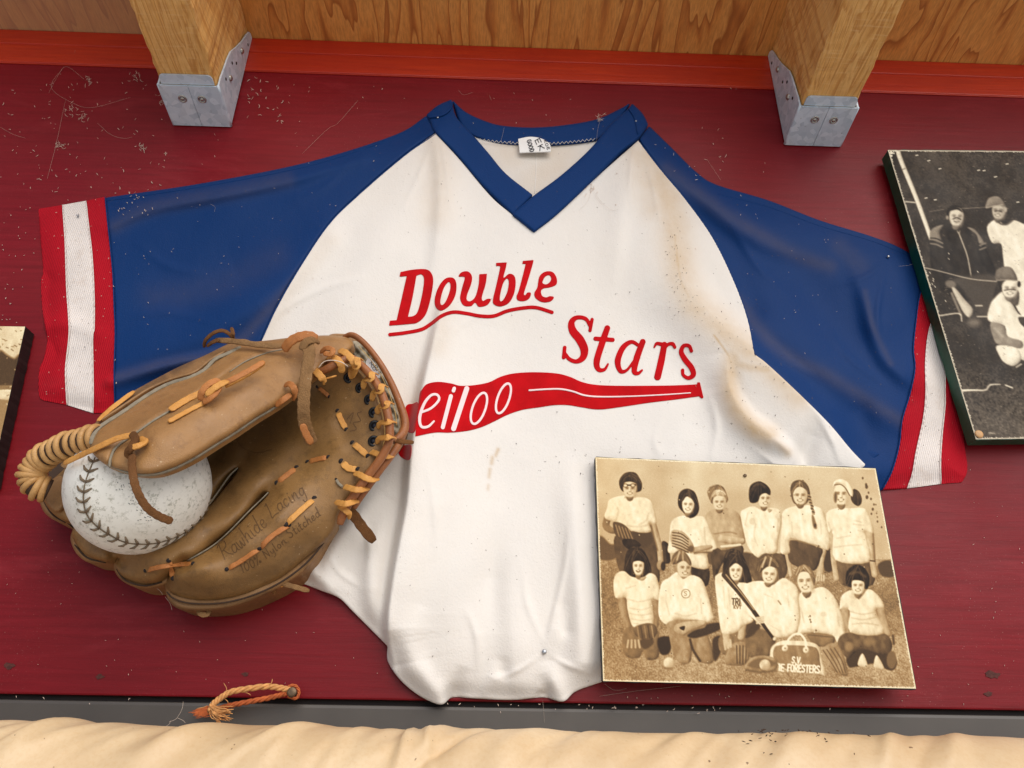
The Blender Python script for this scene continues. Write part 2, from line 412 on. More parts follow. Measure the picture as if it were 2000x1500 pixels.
def sweep(name, P, rw, rt, mat, parent=None, seg=10, nrm=(0, -1, 0), cap=True, square=.0, stain=0):
    """tube through world points P, half widths rw across and rt in thickness (m); nrm is the outward side"""
    P = [Vector(p) for p in P]; n_ = len(P)
    rw = np.full(n_, rw, float) if np.isscalar(rw) else np.interp(np.linspace(0, 1, n_), np.linspace(0, 1, len(rw)), rw)
    rt = np.full(n_, rt, float) if np.isscalar(rt) else np.interp(np.linspace(0, 1, n_), np.linspace(0, 1, len(rt)), rt)
    V, Fc = [], []
    for i in range(n_):
        t = (P[min(i+1, n_-1)]-P[max(i-1, 0)]).normalized()
        nn = Vector(nrm[i]) if isinstance(nrm, list) else Vector(nrm)
        s_ = t.cross(nn)
        if s_.length < 1e-4: s_ = t.cross(Vector((0, 0, 1)))
        s_.normalize(); u = s_.cross(t).normalized()
        for k in range(seg):
            a = 2*math.pi*k/seg; c_, d_ = math.cos(a), math.sin(a)
            if square: c_ = math.copysign(abs(c_)**(1-square), c_); d_ = math.copysign(abs(d_)**(1-square), d_)
            V.append(P[i]+s_*c_*rw[i]+u*d_*rt[i])
    for i in range(n_-1):
        for k in range(seg):
            a, b = i*seg+k, i*seg+(k+1) % seg; Fc.append((a, b, b+seg, a+seg))
    if cap:
        Fc.append(tuple(range(seg))[::-1]); Fc.append(tuple(range((n_-1)*seg, n_*seg)))
    me = mesh(name, V, Fc); attrib(me, 'stain', np.full(len(V), stain)); return link(name, me, mat, parent)
def path3(pts, depth=None, n=6, off=0.0):
    """(px,py[,d]) control points -> smooth world points; d in mm, or from depth()"""
    A = [np.array(p, float) for p in pts]
    xy = cr([a[:2] for a in A], n=n)
    if depth is not None: d = depth(xy[:, 0], xy[:, 1])+off
    else: d = cr([(a[2], 0) for i, a in enumerate(A)], n=n)[:, 0]+off if False else np.interp(np.linspace(0, len(A)-1, len(xy)), np.arange(len(A)), [a[2] for a in A])+off
    if depth is None and len(d) > 4:
        k = np.ones(3)/3; dd = d.copy(); dd[1:-1] = np.convolve(d, k, 'valid'); d = dd
    return [Vector(p) for p in U(xy[:, 0], xy[:, 1], d).tolist()]
def pxm(wpx, d): return wpx*MM/1000.*(CAMD-d/1000.)/CAMD/1.0
def lace(name, pts, wpx, mat, parent, depth=None, off=1.2, thick=None, d=60, taper=True, n=6, wob=0.06):
    P = path3(pts, depth, n, off)
    m = len(P)
    if name == 'palm_lace':
        for k_, f_ in ((0, 2.0), (1, .9), (m-1, 2.0), (m-2, .9)): P[k_] = P[k_]+Vector((0, f_/1000., 0))
    rw = pxm(wpx, d)/2*(1.14 if wpx > 7 else 1.0); rt = (thick/2000.*(.46 if wpx > 7 else 1.0) if thick else rw*.42)
    e = np.ones(m)
    if taper and m > 4: e[0] = e[-1] = .55; e[1] = e[-2] = .9
    e = e*(1+wob*np.sin(np.arange(m)*1.7+random.random()*6))
    return sweep(name, P, list(rw*e), list(rt*(.6+.4*e)), mat, parent, 12, square=.55)
def box(name, c, s, mat, parent=None, rot=None, bevel=0.0, smooth=False):
    import bmesh
    bm = bmesh.new(); bmesh.ops.create_cube(bm, size=1.0)
    for v in bm.verts: v.co = Vector((v.co.x*s[0], v.co.y*s[1], v.co.z*s[2]))
    if bevel: bmesh.ops.bevel(bm, geom=bm.edges[:], offset=bevel, segments=2, affect='EDGES', profile=.6)
    m = Matrix.Translation(c) @ (rot.to_4x4() if rot else Matrix())
    bm.transform(m); me = bpy.data.meshes.new(name); bm.to_mesh(me); bm.free(); return link(name, me, mat, parent)
def extrude_poly(name, pts3, vec, mat, parent=None):
    """flat polygon (world points, in order) given thickness along vec"""
    import bmesh
    n_ = len(pts3); V = [Vector(p) for p in pts3]+[Vector(p)+Vector(vec) for p in pts3]
    Fc = [tuple(range(n_))[::-1], tuple(range(n_, 2*n_))]+[(i, (i+1) % n_, n_+(i+1) % n_, n_+i) for i in range(n_)]
    me = mesh(name, V, Fc, False)
    bm = bmesh.new(); bm.from_mesh(me); bmesh.ops.recalc_face_normals(bm, faces=bm.faces[:]); bm.to_mesh(me); bm.free()
    return link(name, me, mat, parent)
def lathe(name, prof, origin, axis, mat, parent=None, seg=20, smooth=True):
    """prof: (r, h) along axis from origin, metres"""
    ax = Vector(axis).normalized(); a = ax.orthogonal().normalized(); b = ax.cross(a)
    V, Fc = [], []; o = Vector(origin)
    for r, h in prof:
        for k in range(seg):
            t = 2*math.pi*k/seg; V.append(o+ax*h+(a*math.cos(t)+b*math.sin(t))*max(r, 1e-6))
    for i in range(len(prof)-1):
        for k in range(seg): p, q = i*seg+k, i*seg+(k+1) % seg; Fc.append((p, q, q+seg, p+seg))
    Fc.append(tuple(range(seg))[::-1]); Fc.append(tuple(range((len(prof)-1)*seg, len(prof)*seg)))
    return link(name, mesh(name, V, Fc, smooth), mat, parent)
def torus(name, c, axis, R, r, mat, parent=None, seg=28, sg=10, flat=1.0):
    ax = Vector(axis).normalized(); a = ax.orthogonal().normalized(); b = ax.cross(a); V, Fc = [], []; o = Vector(c)
    for i in range(seg):
        t = 2*math.pi*i/seg; e = a*math.cos(t)+b*math.sin(t)
        for k in range(sg):
            s_ = 2*math.pi*k/sg; V.append(o+e*(R+r*math.cos(s_))+ax*r*flat*math.sin(s_))
    for i in range(seg):
        for k in range(sg):
            Fc.append((i*sg+k, ((i+1) % seg)*sg+k, ((i+1) % seg)*sg+(k+1) % sg, i*sg+(k+1) % sg))
    return link(name, mesh(name, V, Fc), mat, parent)
# ---- single stroke lettering, (x right, y up), unit height
FONT = {
 'R': (.75, [[(.1, 0), (.18, .9)], [(0, .8), (.25, 1), (.62, .95), (.6, .65), (.3, .5), (.2, .48)], [(.3, .5), (.5, .2), (.8, 0)]]),
 'a': (.5, [[(.42, .4), (.25, .48), (.06, .3), (.08, .05), (.25, .02), (.4, .2), (.44, .45), (.42, .1), (.52, .0)]]),
 'w': (.62, [[(.0, .45), (.08, .05), (.2, .02), (.3, .4), (.36, .05), (.48, .04), (.58, .45)]]),
 'h': (.5, [[(.05, 0), (.14, 1.0)], [(.08, .25), (.25, .48), (.38, .4), (.38, .05), (.5, 0)]]),
 'i': (.22, [[(.08, .45), (.08, .05), (.2, 0)], [(.1, .66), (.11, .7)]]),
 'd': (.5, [[(.4, .38), (.22, .48), (.05, .28), (.1, .03), (.3, .06), (.4, .3)], [(.5, 1.0), (.4, .1), (.5, 0)]]),
 'e': (.44, [[(.05, .22), (.3, .28), (.36, .4), (.22, .48), (.06, .32), (.08, .06), (.25, 0), (.4, .12)]]),
 'L': (.7, [[(.3, 1.0), (.2, .5), (.05, .02), (.35, .06), (.7, .0)], [(.1, .9), (.3, 1.0)]]),
 'c': (.42, [[(.36, .4), (.22, .48), (.05, .3), (.08, .05), (.22, 0), (.38, .1)]]),
 'n': (.52, [[(.05, .45), (.06, 0)], [(.07, .25), (.24, .47), (.36, .4), (.38, .05), (.5, 0)]]),
 'g': (.5, [[(.4, .4), (.22, .48), (.06, .3), (.1, .06), (.26, .06), (.4, .3), (.42, .45), (.36, -.3), (.15, -.42), (.05, -.25)]]),
 '1': (.35, [[(.1, .8), (.22, 1), (.2, 0)]]),
 '0': (.55, [[(.28, 1), (.08, .75), (.08, .25), (.25, 0), (.44, .25), (.46, .75), (.28, 1)]]),
 '%': (.6, [[(.5, 1), (.08, 0)], [(.12, .95), (.05, .8), (.18, .7), (.2, .88), (.12, .95)], [(.45, .3), (.36, .15), (.5, .02), (.55, .2), (.45, .3)]]),
 'N': (.62, [[(.06, 0), (.08, 1), (.48, .0), (.52, 1)]]), 'y': (.46, [[(.05, .45), (.1, .1), (.25, .08), (.38, .3)], [(.4, .45), (.34, -.25), (.12, -.4)]]),
 'l': (.24, [[(.1, 1), (.08, .05), (.2, 0)]]), 'o': (.48, [[(.22, .48), (.05, .3), (.1, .03), (.3, .02), (.4, .25), (.22, .48)]]),
 'S': (.6, [[(.5, .85), (.35, 1), (.12, .9), (.1, .65), (.42, .4), (.45, .12), (.25, 0), (.04, .12)]]),
 't': (.34, [[(.15, .8), (.12, .06), (.28, .02)], [(.0, .5), (.3, .52)]]), ' ': (.35, []), '.': (.22, [[(.08, .02), (.1, .06)]]),
 'V': (.6, [[(.02, 1), (.28, 0), (.55, 1)]]), 'I': (.2, [[(.1, 0), (.1, 1)]]), 'E': (.52, [[(.45, 1), (.08, 1), (.08, 0), (.45, 0)], [(.08, .52), (.38, .52)]]),
 'F': (.5, [[(.45, 1), (.08, 1), (.08, 0)], [(.08, .52), (.36, .52)]]), 'O': (.6, [[(.28, 1), (.07, .8), (.07, .2), (.28, 0), (.48, .2), (.48, .8), (.28, 1)]]),
 'P': (.55, [[(.08, 0), (.08, 1), (.38, 1), (.46, .76), (.36, .5), (.08, .5)]]), 'Q': (.55, [[(.08, 0), (.08, 1), (.38, 1), (.46, .76), (.36, .5), (.08, .5)], [(.26, .5), (.48, 0)]]),
 'T': (.5, [[(.24, 0), (.24, 1)], [(.02, 1), (.48, 1)]]), 'C': (.52, [[(.46, .85), (.3, 1), (.08, .8), (.08, .2), (.3, 0), (.46, .15)]]),
 'K': (.55, [[(.08, 0), (.08, 1)], [(.46, 1), (.1, .45), (.48, 0)]]), 'G': (.58, [[(.46, .85), (.3, 1), (.08, .8), (.08, .2), (.3, 0), (.48, .15), (.48, .45), (.3, .45)]]),
 'D': (.56, [[(.08, 0), (.08, 1), (.32, .96), (.48, .7), (.48, .3), (.32, .04), (.08, 0)]]),
}
def lettering(text, p0, p1, h, slant=.15, sp=.08):
    """strokes in photo px for text laid from p0 to p1 with cap height h"""
    tw = sum(FONT[c][0]+sp for c in text); p0 = np.array(p0, float); dv = np.array(p1, float)-p0; L = np.linalg.norm(dv)
    ux = dv/L; uy = np.array([ux[1], -ux[0]]); k = L/tw; x = 0; out = []
    for c in text:
        for st in FONT[c][1]:
            q = np.array(st, float); smth = cr(q, n=4) if c.islower() or c in 'SROCG0LQPD' and len(q) > 3 else q
            out.append(np.array([p0+ux*((x+a+slant*b*h/k/1.0)*k)+uy*b*h for a, b in smth]))
        x += FONT[c][0]+sp
    return out
def strokes(name, sts, wpx, depth, mat, parent, off=.25, d=45):
    V, Fc, nb = [], [], 0
    for s_ in sts:
        for q in range(2):
            pass
        f = lsdf(s_, wpx); v, fc, be = march(f, max(.5, wpx/3.0))
        dd = depth(v[:, 0], v[:, 1])+off; V.append(U(v[:, 0], v[:, 1], dd)); Fc += [[k+nb for k in q] for q in fc]; nb += len(v)
        off += .004
    return link(name, mesh(name, np.concatenate(V), Fc), mat, parent)

# =================================================================== the setting
ZB = 0.0247                                # lower edge of the red board
wall = box('wall', (0, .006, (ZB+.66)/2), (2.4, .012, .66-ZB), M_RED, bevel=.0012); tag(wall, kind='structure')
gap = box('shadow_gap', (0, .012, ZB-.01), (2.4, .012, .026), M_DARKGAP); tag(gap, kind='structure')  # dark strip painting in the shade between board and ledge
ledge = box('grey_ledge', (0, .0105, ZB-.0032-.03), (2.4, .022, .06), M_GREY, bevel=.0022); tag(ledge, kind='structure')
gr = box('ground', (0, -3.0, -1.15), (14, 9, .02), M_BOUNCE); tag(gr, kind='structure')  # out of view, added to bounce light up onto rafters and hangers
# knots and plugs in the board
RS = math.radians(-8.8); DR = Vector((0, math.cos(RS), math.sin(RS)))      # rafter direction, into the wall
UPR = Vector((0, -math.sin(RS), math.cos(RS)))                            # square to it, upwards
RL = Matrix(((1, 0, 0), (0, DR.y, UPR.y), (0, DR.z, UPR.z)))
ZS = 0.5215                                # underside of the joist hangers at the wall
HT = .1165
c0 = Vector((0, 0, ZS))+UPR*(HT+.0065)-DR*.09
ceil_ = box('ceiling', c0+UPR*0.0, (2.4, .24, .012), M_PLY, rot=RL); tag(ceil_, kind='structure')
# orange painted trim along the top of the wall: board plus thin bead
tr = thing('trim_board', U1(1000, 160, 0), 'orange red painted trim board running along the top of the wall', 'trim board')
ZT0 = 0.5941
bw = .0505
box('board', (0, -.0007, ZT0+.0225), (2.4, .0014, .0455), M_ORANGE, tr, bevel=.0005)
box('bead', (0, -.0012, ZT0+.0357), (2.4, .0024, .0195), M_ORANGE, tr, bevel=.0010)
box('lower_bead', (0, -.0011, ZT0+.0045), (2.4, .0022, .008), M_ORANGE, tr, bevel=.0009)

# =================================================================== rafters with joist hangers
def rafter(xc, side, label):
    base = Vector((xc, 0, ZS))
    r = thing('ceiling_rafter', base, label, 'rafter', 'rafters in joist hangers')
    Wd = .0495; tk = .0016
    def loc(x, s, h): return base+Vector((x, 0, 0))-DR*s+Vector((0, 0, h))
    import bmesh
    # timber with uneven sawn edges
    ns = 46; V, Fc = [], []; Ln = .23
    for i in range(ns+1):
        s = .006+(Ln)*i/ns
        j = [random.gauss(0, .00035) for _ in range(8)]
        wv = .0006*math.sin(i*.8+xc*9)
        b = .0016
        prof = [(-Wd/2+b, 0), (Wd/2-b, 0), (Wd/2, b), (Wd/2, HT-.001), (-Wd/2, HT-.001), (-Wd/2, b)]
        for k, (x, h) in enumerate(prof):
            V.append(loc(x+(j[k]+wv*(1 if x > 0 else .6)), s, h+tk+abs(j[k+1])*.6))
    for i in range(ns):
        for k in range(6): a, b2 = i*6+k, i*6+(k+1) % 6; Fc.append((a, b2, b2+6, a+6))
    Fc.append(tuple(range(6))[::-1]); Fc.append(tuple(range(ns*6, ns*6+6)))
    me = mesh('timber', V, Fc, False); bm = bmesh.new(); bm.from_mesh(me); bmesh.ops.recalc_face_normals(bm, faces=bm.faces[:]); bm.to_mesh(me); bm.free()
    link('timber', me, M_PINE, r)
    # hanger: two pressed halves meeting under the rafter
    hg = bpy.data.objects.new('joist_hanger', None); C.objects.link(hg); hg.parent = r; hg.empty_display_size = .01
    L = .043; xo = Wd/2+.0012+tk
    def skewed(name, poly, mat, par):
        return None
    # seat plates (left and right half with a hairline joint)
    for sx in (-1, 1):
        x0, x1 = (.00022, xo-.0012)
        pl = [loc(sx*x0, .001, 0), loc(sx*x1, .001, 0), loc(sx*x1, L, 0), loc(sx*x0, L, 0)]
        o = extrude_poly('seat_plate', pl, -UPR*tk, M_GALV, None); o.parent = hg
        # rounded bend between seat and flange
        P = [loc(sx*(xo-.0012), .001+(L-.001)*q/6, -tk+.0016) for q in range(7)]
        o = sweep('bend', P, .00165, .00165, M_GALV, None, 10); o.parent = hg
        # rivets: pressed ring and head
        px = sx*.0088
        c = loc(px, L*.70, -tk)
        o = torus('pressed_ring', c, -UPR, .0031, .00085, M_SCREW); o.parent = hg
        o = lathe('rivet', [(.0019, 0), (.0018, .0005), (.0010, .0011), (.0002, .0013)], c, -UPR, M_SCREW); o.parent = hg
        # flange up the side of the timber, narrowing towards the wall at the top
        xa = sx*(xo-tk)
        sh = [(.0026, -.0004), (L, -.0004), (L, .010), (L*.96, .024), (L*.92, .040), (L*.86, .052), (L*.66, .070), (L*.48, .088), (L*.36, .104), (L*.28, .113), (L*.18, .1165), (.0026, .1168)]
        pl = [loc(xa, s, h) for s, h in sh]
        o = extrude_poly('side_flange', pl, Vector((sx*tk, 0, 0)), M_GALV, None); o.parent = hg
        if sx == side:
            for (s, h) in ((.027, .030), (.018, .078)):
                c = loc(sx*xo, s, h)
                o = lathe('screw', [(.0030, -.0002), (.0030, .0006), (.0023, .0017), (.0012, .0023), (.0002, .0024)], c, (sx, 0, 0), M_SCREW); o.parent = hg
            for (s, h) in ((.034, .020), (.030, .046), (.022, .056), (.008, .100)):
                c = loc(sx*(xo+.0001), s, h)
                o = lathe('nail_hole', [(.0016, -.0002), (.0014, .00025), (.0002, .0003)], c, (sx, 0, 0), M_DARKGAP, seg=10); o.parent = hg
    # front lip folded under the timber, rounded corners
    lw = Wd/2-.0012; q = .0035
    sh = [(-lw, L+.0004), (lw, L+.0004), (lw, L+.0065), (lw-.0012, L+.0088), (lw-q, L+.0098), (-lw+q, L+.0098), (-lw+.0012, L+.0088), (-lw, L+.0065)]
    o = extrude_poly('front_lip', [loc(x, s, .0012) for x, s in sh], -UPR*.0014, M_GALV, None); o.parent = hg
    for ch in hg.children: ch.matrix_parent_inverse = Matrix()
    hg.matrix_parent_inverse = r.matrix_world.inverted()
    return r
rafter((-.3105-.2562)/2, 1, 'sawn pine rafter in a galvanised hanger at the upper left, left of the jersey')
rafter((.271+.3245)/2, -1, 'sawn pine rafter in a galvanised hanger at the upper right, above the dark photograph')

# =================================================================== cream vinyl cushion along the bottom
def cushion():
    r = thing('cushion', (0, -.06, -.06), 'cream vinyl padded roll, wrinkled and speckled, along the bottom', 'cushion')
    ctr = (-.058, -.0335); R0 = .0415
    xs = np.arange(-.62, .62, .0025); th = np.radians(np.arange(-70, 215, 3.2))
    V = []; rng = np.random.RandomState(3)
    fo = [(rng.uniform(-.6, .6), rng.uniform(.35, 1.1), rng.uniform(.003, .010), rng.uniform(.0010, .0034)*rng.choice([1, 1, -.8])) for _ in range(110)]
    a0 = U(820, 1405, 60)[0]
    fo += [(a0-.0035, .10, .0022, .0034), (a0+.0045, -.10, .0018, .0026), (a0-.010, .05, .004, -.0012)]
    for t in th:
        s = (math.pi/2-t)                              # 0 at the top, negative towards the viewer
        dz = np.zeros_like(xs)
        for (x0, sl_, w_, a_) in fo:
            xc = x0-s*R0*(-sl_)*1.0
            dz += a_*np.exp(-((xs-xc)/w_)**2)*(np.exp(-((s+.62)/.42)**2)+.22*np.exp(-(s/.3)**2))
        dz += .0006*np.sin(xs*47+.6)
        rr = R0+dz*.9-.0008
        y = ctr[0]-rr*np.cos(t)*-1 if False else ctr[0]+rr*np.cos(t)*1.0
        z = ctr[1]+rr*np.sin(t)
        V.append(np.stack([xs, y, z], 1))
    n1, n2 = len(th), len(xs); V = np.concatenate(V)
    Fc = [(i*n2+k, i*n2+k+1, (i+1)*n2+k+1, (i+1)*n2+k) for i in range(n1-1) for k in range(n2-1)]
    me = mesh('cover', V, [f[::-1] for f in Fc]); o = link('cover', me, M_VINYL, r)
    box('base_board', (0, -.058, -.066), (1.22, .05, .02), M_GREY, r)
    return r, ctr, R0
cus, CC, CR = cushion()

# =================================================================== jersey
SIL = cr([(882, 194), (835, 222), (770, 262), (600, 315), (400, 355), (205, 385), (75, 408), (80, 540), (92, 670), (76, 730), (80, 780), (181, 806), (230, 800), (430, 735), (520, 900), (560, 1100),
          (620, 1150), (660, 1166), (690, 1195), (757, 1262), (775, 1320), (830, 1365), (862, 1376), (900, 1362), (1000, 1368), (1100, 1370), (1178, 1330), (1330, 1220), (1560, 1040), (1725, 957),
          (1880, 942), (1888, 905), (1860, 760), (1830, 560), (1790, 500), (1600, 430), (1400, 360), (1310, 285), (1266, 243), (1235, 202)], True, 5)
RIDGES = [  # polyline, heights (mm), spread on its left, spread on its right (px, seen walking down the line)
 # the big fold that hangs from the chest and overlaps to the left
 ([(872, 560), (850, 660), (822, 780), (806, 880), (797, 980), (782, 1060), (768, 1140), (760, 1230), (772, 1300)], [0, 9, 17, 20, 21, 21, 20, 17, 6], 10, 70),
 ([(960, 640), (930, 760), (905, 900), (890, 1050), (880, 1200), (890, 1320)], [0, 5, 7, 8, 8, 4], 60, 60),
 # diagonal ridge to the right armpit
 ([(1255, 290), (1300, 400), (1322, 500), (1345, 565), (1395, 625), (1455, 675), (1530, 742), (1620, 832), (1690, 905)], [1, 6, 10, 13, 15, 15, 13, 9, 3], 85, 30),
 # pocket fold above the team photograph
 ([(1415, 690), (1425, 760), (1460, 815), (1505, 850), (1545, 892), (1560, 930)], [0, 8, 12, 12, 11, 9], 40, 12),
 ([(1600, 800), (1585, 850), (1560, 905)], [0, -6, -8], 22, 26),
 # fans from the collar pins
 ([(852, 265), (862, 360), (855, 480), (830, 600)], [3, 5, 4, 0], 16, 34),
 ([(852, 265), (800, 400), (700, 560), (640, 680)], [2, 5, 6, 5], 60, 70),
 ([(1246, 280), (1225, 360), (1205, 480), (1190, 600)], [3, 4, 3, 0], 30, 18),
 ([(1043, 455), (980, 540), (900, 640)], [2, 4, 0], 46, 40),
 # hollow right of the letters
 ([(1150, 520), (1280, 640), (1360, 760), (1360, 860)], [0, -3, -5, -3], 60, 60),
 # lower body folds
 ([(1110, 880), (1120, 1000), (1135, 1150), (1140, 1290)], [0, 5, 8, 6], 30, 22),
 ([(1010, 1060), (1000, 1180), (1010, 1330)], [0, 3, 3], 26, 34),
 ([(975, 1000), (960, 1130), (965, 1240)], [0, -3, 0], 24, 24),
 ([(820, 1180), (800, 1270), (830, 1330), (860, 1372)], [0, 4, 5, 6], 26, 22),
 ([(905, 1300), (890, 1345), (884, 1365)], [0, -4, -6], 13, 18),
 ([(975, 1290), (965, 1325), (950, 1350)], [0, 3, 2], 16, 22), ([(985, 1280), (982, 1310)], [0, -2], 14, 14),
 ([(1075, 1290), (1080, 1330), (1100, 1368)], [0, 4, 5], 22, 18), ([(1058, 1315), (1068, 1345), (1062, 1362)], [0, -3, -5], 14, 14),
 ([(1095, 1180), (1088, 1230), (1075, 1262)], [0, 2.5, 1], 14, 18), ([(1110, 1170), (1104, 1230)], [0, -2], 14, 14),
 # left flap below the glove
 ([(745, 960), (690, 1020), (650, 1080), (640, 1130), (690, 1195)], [2, 8, 7, 6, 3], 22, 26),
 ([(770, 980), (735, 1060), (725, 1150), (745, 1230)], [0, 5, 7, 3], 20, 26),
 ([(600, 1080), (612, 1120), (640, 1150)], [4, 6, 3], 14, 14),
 # left sleeve
 ([(215, 745), (330, 712), (440, 690)], [4, 6, 5], 16, 8),
 ([(240, 700), (380, 660), (500, 590), (640, 470)], [2, 5, 7, 4], 30, 50),
 ([(215, 440), (300, 405), (420, 382), (560, 352), (700, 310)], [3, 5, 6, 5, 3], 14, 40),
 ([(300, 560), (460, 520), (600, 420)], [0, -3, 0], 60, 60),
 # right sleeve
 ([(1275, 290), (1330, 350), (1390, 400), (1450, 445), (1520, 482), (1600, 500)], [3, 6, 8, 7, 5, 1], 24, 44),
 ([(1300, 330), (1370, 430), (1430, 500), (1470, 600)], [0, -3, -4, -4], 26, 30),
 ([(1400, 470), (1470, 590), (1540, 660), (1640, 740), (1760, 822)], [2, 6, 8, 8, 4], 40, 60),
 ([(1670, 520), (1690, 580), (1705, 640), (1730, 700), (1780, 745)], [1, 6, 8, 7, 3], 20, 60),
 ([(1500, 420), (1580, 560), (1640, 660)], [0, -4, -3], 40, 40),
 ([(1640, 700), (1680, 800), (1690, 860)], [0, -4, -3], 40, 30),
 # small sharp creases pulled from the pins and seams
 ([(855, 240), (872, 330), (880, 430)], [0, 1.3, 0], 5, 7), ([(846, 262), (820, 340), (780, 420)], [0, 1.2, 0], 6, 6), ([(1242, 262), (1232, 340), (1236, 430)], [0, 1.3, 0], 6, 5), ([(1250, 290), (1275, 360), (1290, 450)], [0, 1.4, 0], 6, 6),
 ([(1063, 1268), (1082, 1200), (1104, 1100), (1112, 1020)], [0, 1.6, 1.4, 0], 7, 6), ([(1066, 1266), (1030, 1180), (1020, 1090)], [0, 1.2, 0], 7, 7), ([(1068, 1276), (1110, 1300), (1160, 1318)], [0, 1.2, 0], 5, 6), ([(1058, 1278), (1010, 1310), (960, 1330)], [0, 1.2, 0], 6, 5),
 ([(1735, 505), (1690, 540), (1620, 560)], [0, 1.4, 0], 5, 6), ([(1733, 507), (1715, 600), (1720, 680)], [0, 1.4, 0], 6, 5), ([(1470, 640), (1530, 700), (1600, 740)], [0, 1.5, 0], 6, 7), ([(520, 640), (560, 600), (640, 560), (720, 540)], [0, 1.3, 1.2, 0], 7, 7),
 ([(840, 700), (890, 640), (960, 600)], [0, 1.3, 0], 8, 7), ([(835, 900), (850, 1000), (850, 1100)], [0, 1.5, 0], 8, 8), ([(905, 1180), (930, 1240), (935, 1330)], [0, 1.6, 0], 7, 9), ([(1150, 900), (1145, 980), (1150, 1080)], [0, 1.6, 0], 6, 8), ([(700, 1000), (720, 1060), (715, 1130)], [0, 1.8, 0], 6, 8), ([(640, 1080), (665, 1120), (710, 1150)], [0, 1.6, 0], 6, 7),
 ([(1380, 760), (1400, 830), (1390, 890)], [0, 1.6, .6], 8, 7), ([(1300, 800), (1280, 860), (1290, 890)], [0, 1.3, .6], 8, 8), ([(1590, 800), (1625, 860), (1640, 900)], [0, 1.8, .6], 6, 8),
 ([(260, 470), (330, 520), (430, 540)], [0, 1.0, 0], 9, 9), ([(235, 620), (330, 610), (420, 630)], [0, 1.2, 0], 8, 9), ([(700, 300), (640, 360), (560, 400)], [0, 1.3, 0], 8, 8), ([(1420, 430), (1480, 520), (1560, 600)], [0, 1.3, 0], 8, 8), ([(1600, 620), (1660, 700), (1740, 760)], [0, 1.4, 0], 7, 8),
 # cuffs
 ([(70, 690), (130, 700), (224, 690)], [-3, -2, 0], 24, 24), ([(76, 545), (130, 550)], [-2, 0], 14, 14),
 ([(70, 640), (130, 632), (190, 650)], [3, 3, 2], 18, 18),
 ([(1770, 730), (1815, 735), (1850, 740)], [4, 3, 2], 34, 40), ([(1755, 850), (1800, 850), (1880, 860)], [-2, -2, -1], 30, 40)]
RIDGES = [(cr(p, n=5), h, a, b) for p, h, a, b in RIDGES]
PHQ = np.array([(1163, 893), (1710, 915), (1789, 1345), (1178, 1330)], float)
_ph = psdf(PHQ)
PH2 = psdf(np.array([(1722, 288), (2100, 288), (2200, 870), (1888, 870)], float))
def HJ(x, y):
    x = np.asarray(x, float); y = np.asarray(y, float)
    sh = x.shape; x = x.ravel(); y = y.ravel()
    e = dseg(x, y, SIL, True)[0]
    h = 2.4+4.2*(1-np.exp(-(e/24)**2))
    body = np.exp(-(((x-1020)/420)**4))*np.clip((y-300)/300, 0, 1)
    h = h+5.0*body*(1-np.exp(-(e/80)**2))
    for P, hh, sa, sb in RIDGES:
        m = max(sa, sb)*2.8; k = (x > P[:, 0].min()-m) & (x < P[:, 0].max()+m) & (y > P[:, 1].min()-m) & (y < P[:, 1].max()+m)
        if not k.any(): continue
        d, s, t = dseg(x[k], y[k], P)
        amp = np.interp(t/(len(P)-1), np.linspace(0, 1, len(hh)), hh)
        sg = (sa+sb)/2+np.clip(s, -1, 1)*(sa-sb)/2; h[k] += amp*np.exp(-(d/sg)**2)
    h = h+.7*np.sin(x/61+y/97)*np.sin(y/53-x/151)+.35*np.sin(x/23+1)*np.sin(y/29+x/70)
    for f, lim in ((_ph, 13.5), (PH2, 4.8)):
        q = f(x, y); wgt = np.clip(1-q/50, 0, 1); wgt = wgt*wgt*(3-2*wgt)
        h = np.where(q < 50, h*(1-wgt)+np.minimum(h, lim)*wgt, h)
    return np.maximum(h, 1.2).reshape(sh)
def near(lines):
    L = [(cr(p, n=4), w_, a_) for p, w_, a_ in lines]
    def f(x, y):
        r = np.zeros(len(x))
        for P, w_, a_ in L: r = np.maximum(r, a_*np.exp(-(dseg(x, y, P)[0]/w_)**2))
        return r
    return f
st_white = near([([(1270, 300), (1310, 400), (1322, 480), (1330, 540), (1352, 590), (1400, 632), (1450, 675), (1500, 712), (1560, 770)], 34, .6), ([(1318, 460), (1328, 540), (1345, 580)], 5, .8), ([(1345, 580), (1385, 610), (1430, 652)], 4, .6),
                 ([(1430, 700), (1425, 740), (1432, 790), (1465, 830), (1500, 850)], 22, .8), ([(1500, 850), (1538, 884)], 10, .55), ([(1440, 712), (1500, 722)], 12, .75), ([(1395, 655), (1420, 690), (1430, 715)], 3, .9),
                 ([(852, 268), (856, 330), (850, 420)], 30, .28), ([(1246, 285), (1262, 340), (1280, 400)], 34, .4), ([(1000, 290), (1090, 300), (1045, 360)], 46, .3), ([(870, 600), (856, 680)], 22, .22),
                 ([(973, 878), (968, 890)], 3.5, .75), ([(962, 893), (960, 905)], 4, .65), ([(957, 916), (955, 932)], 3.5, .55), ([(954, 948), (953, 956)], 3, .5), ([(640, 470), (560, 580), (520, 660)], 20, .18)])
st_blue = near([([(225, 738), (330, 708), (440, 686), (520, 610), (640, 480)], 12, .8), ([(225, 440), (300, 404), (440, 378), (560, 352)], 16, .6), ([(1300, 330), (1400, 405), (1480, 455), (1560, 500), (1620, 520)], 15, .75),
                ([(1440, 590), (1520, 680), (1620, 735), (1700, 785), (1765, 825)], 14, .75), ([(1690, 570), (1706, 640), (1740, 710)], 6, .6), ([(1640, 480), (1680, 520)], 18, .5), ([(300, 580), (420, 560), (540, 500)], 30, .35)])
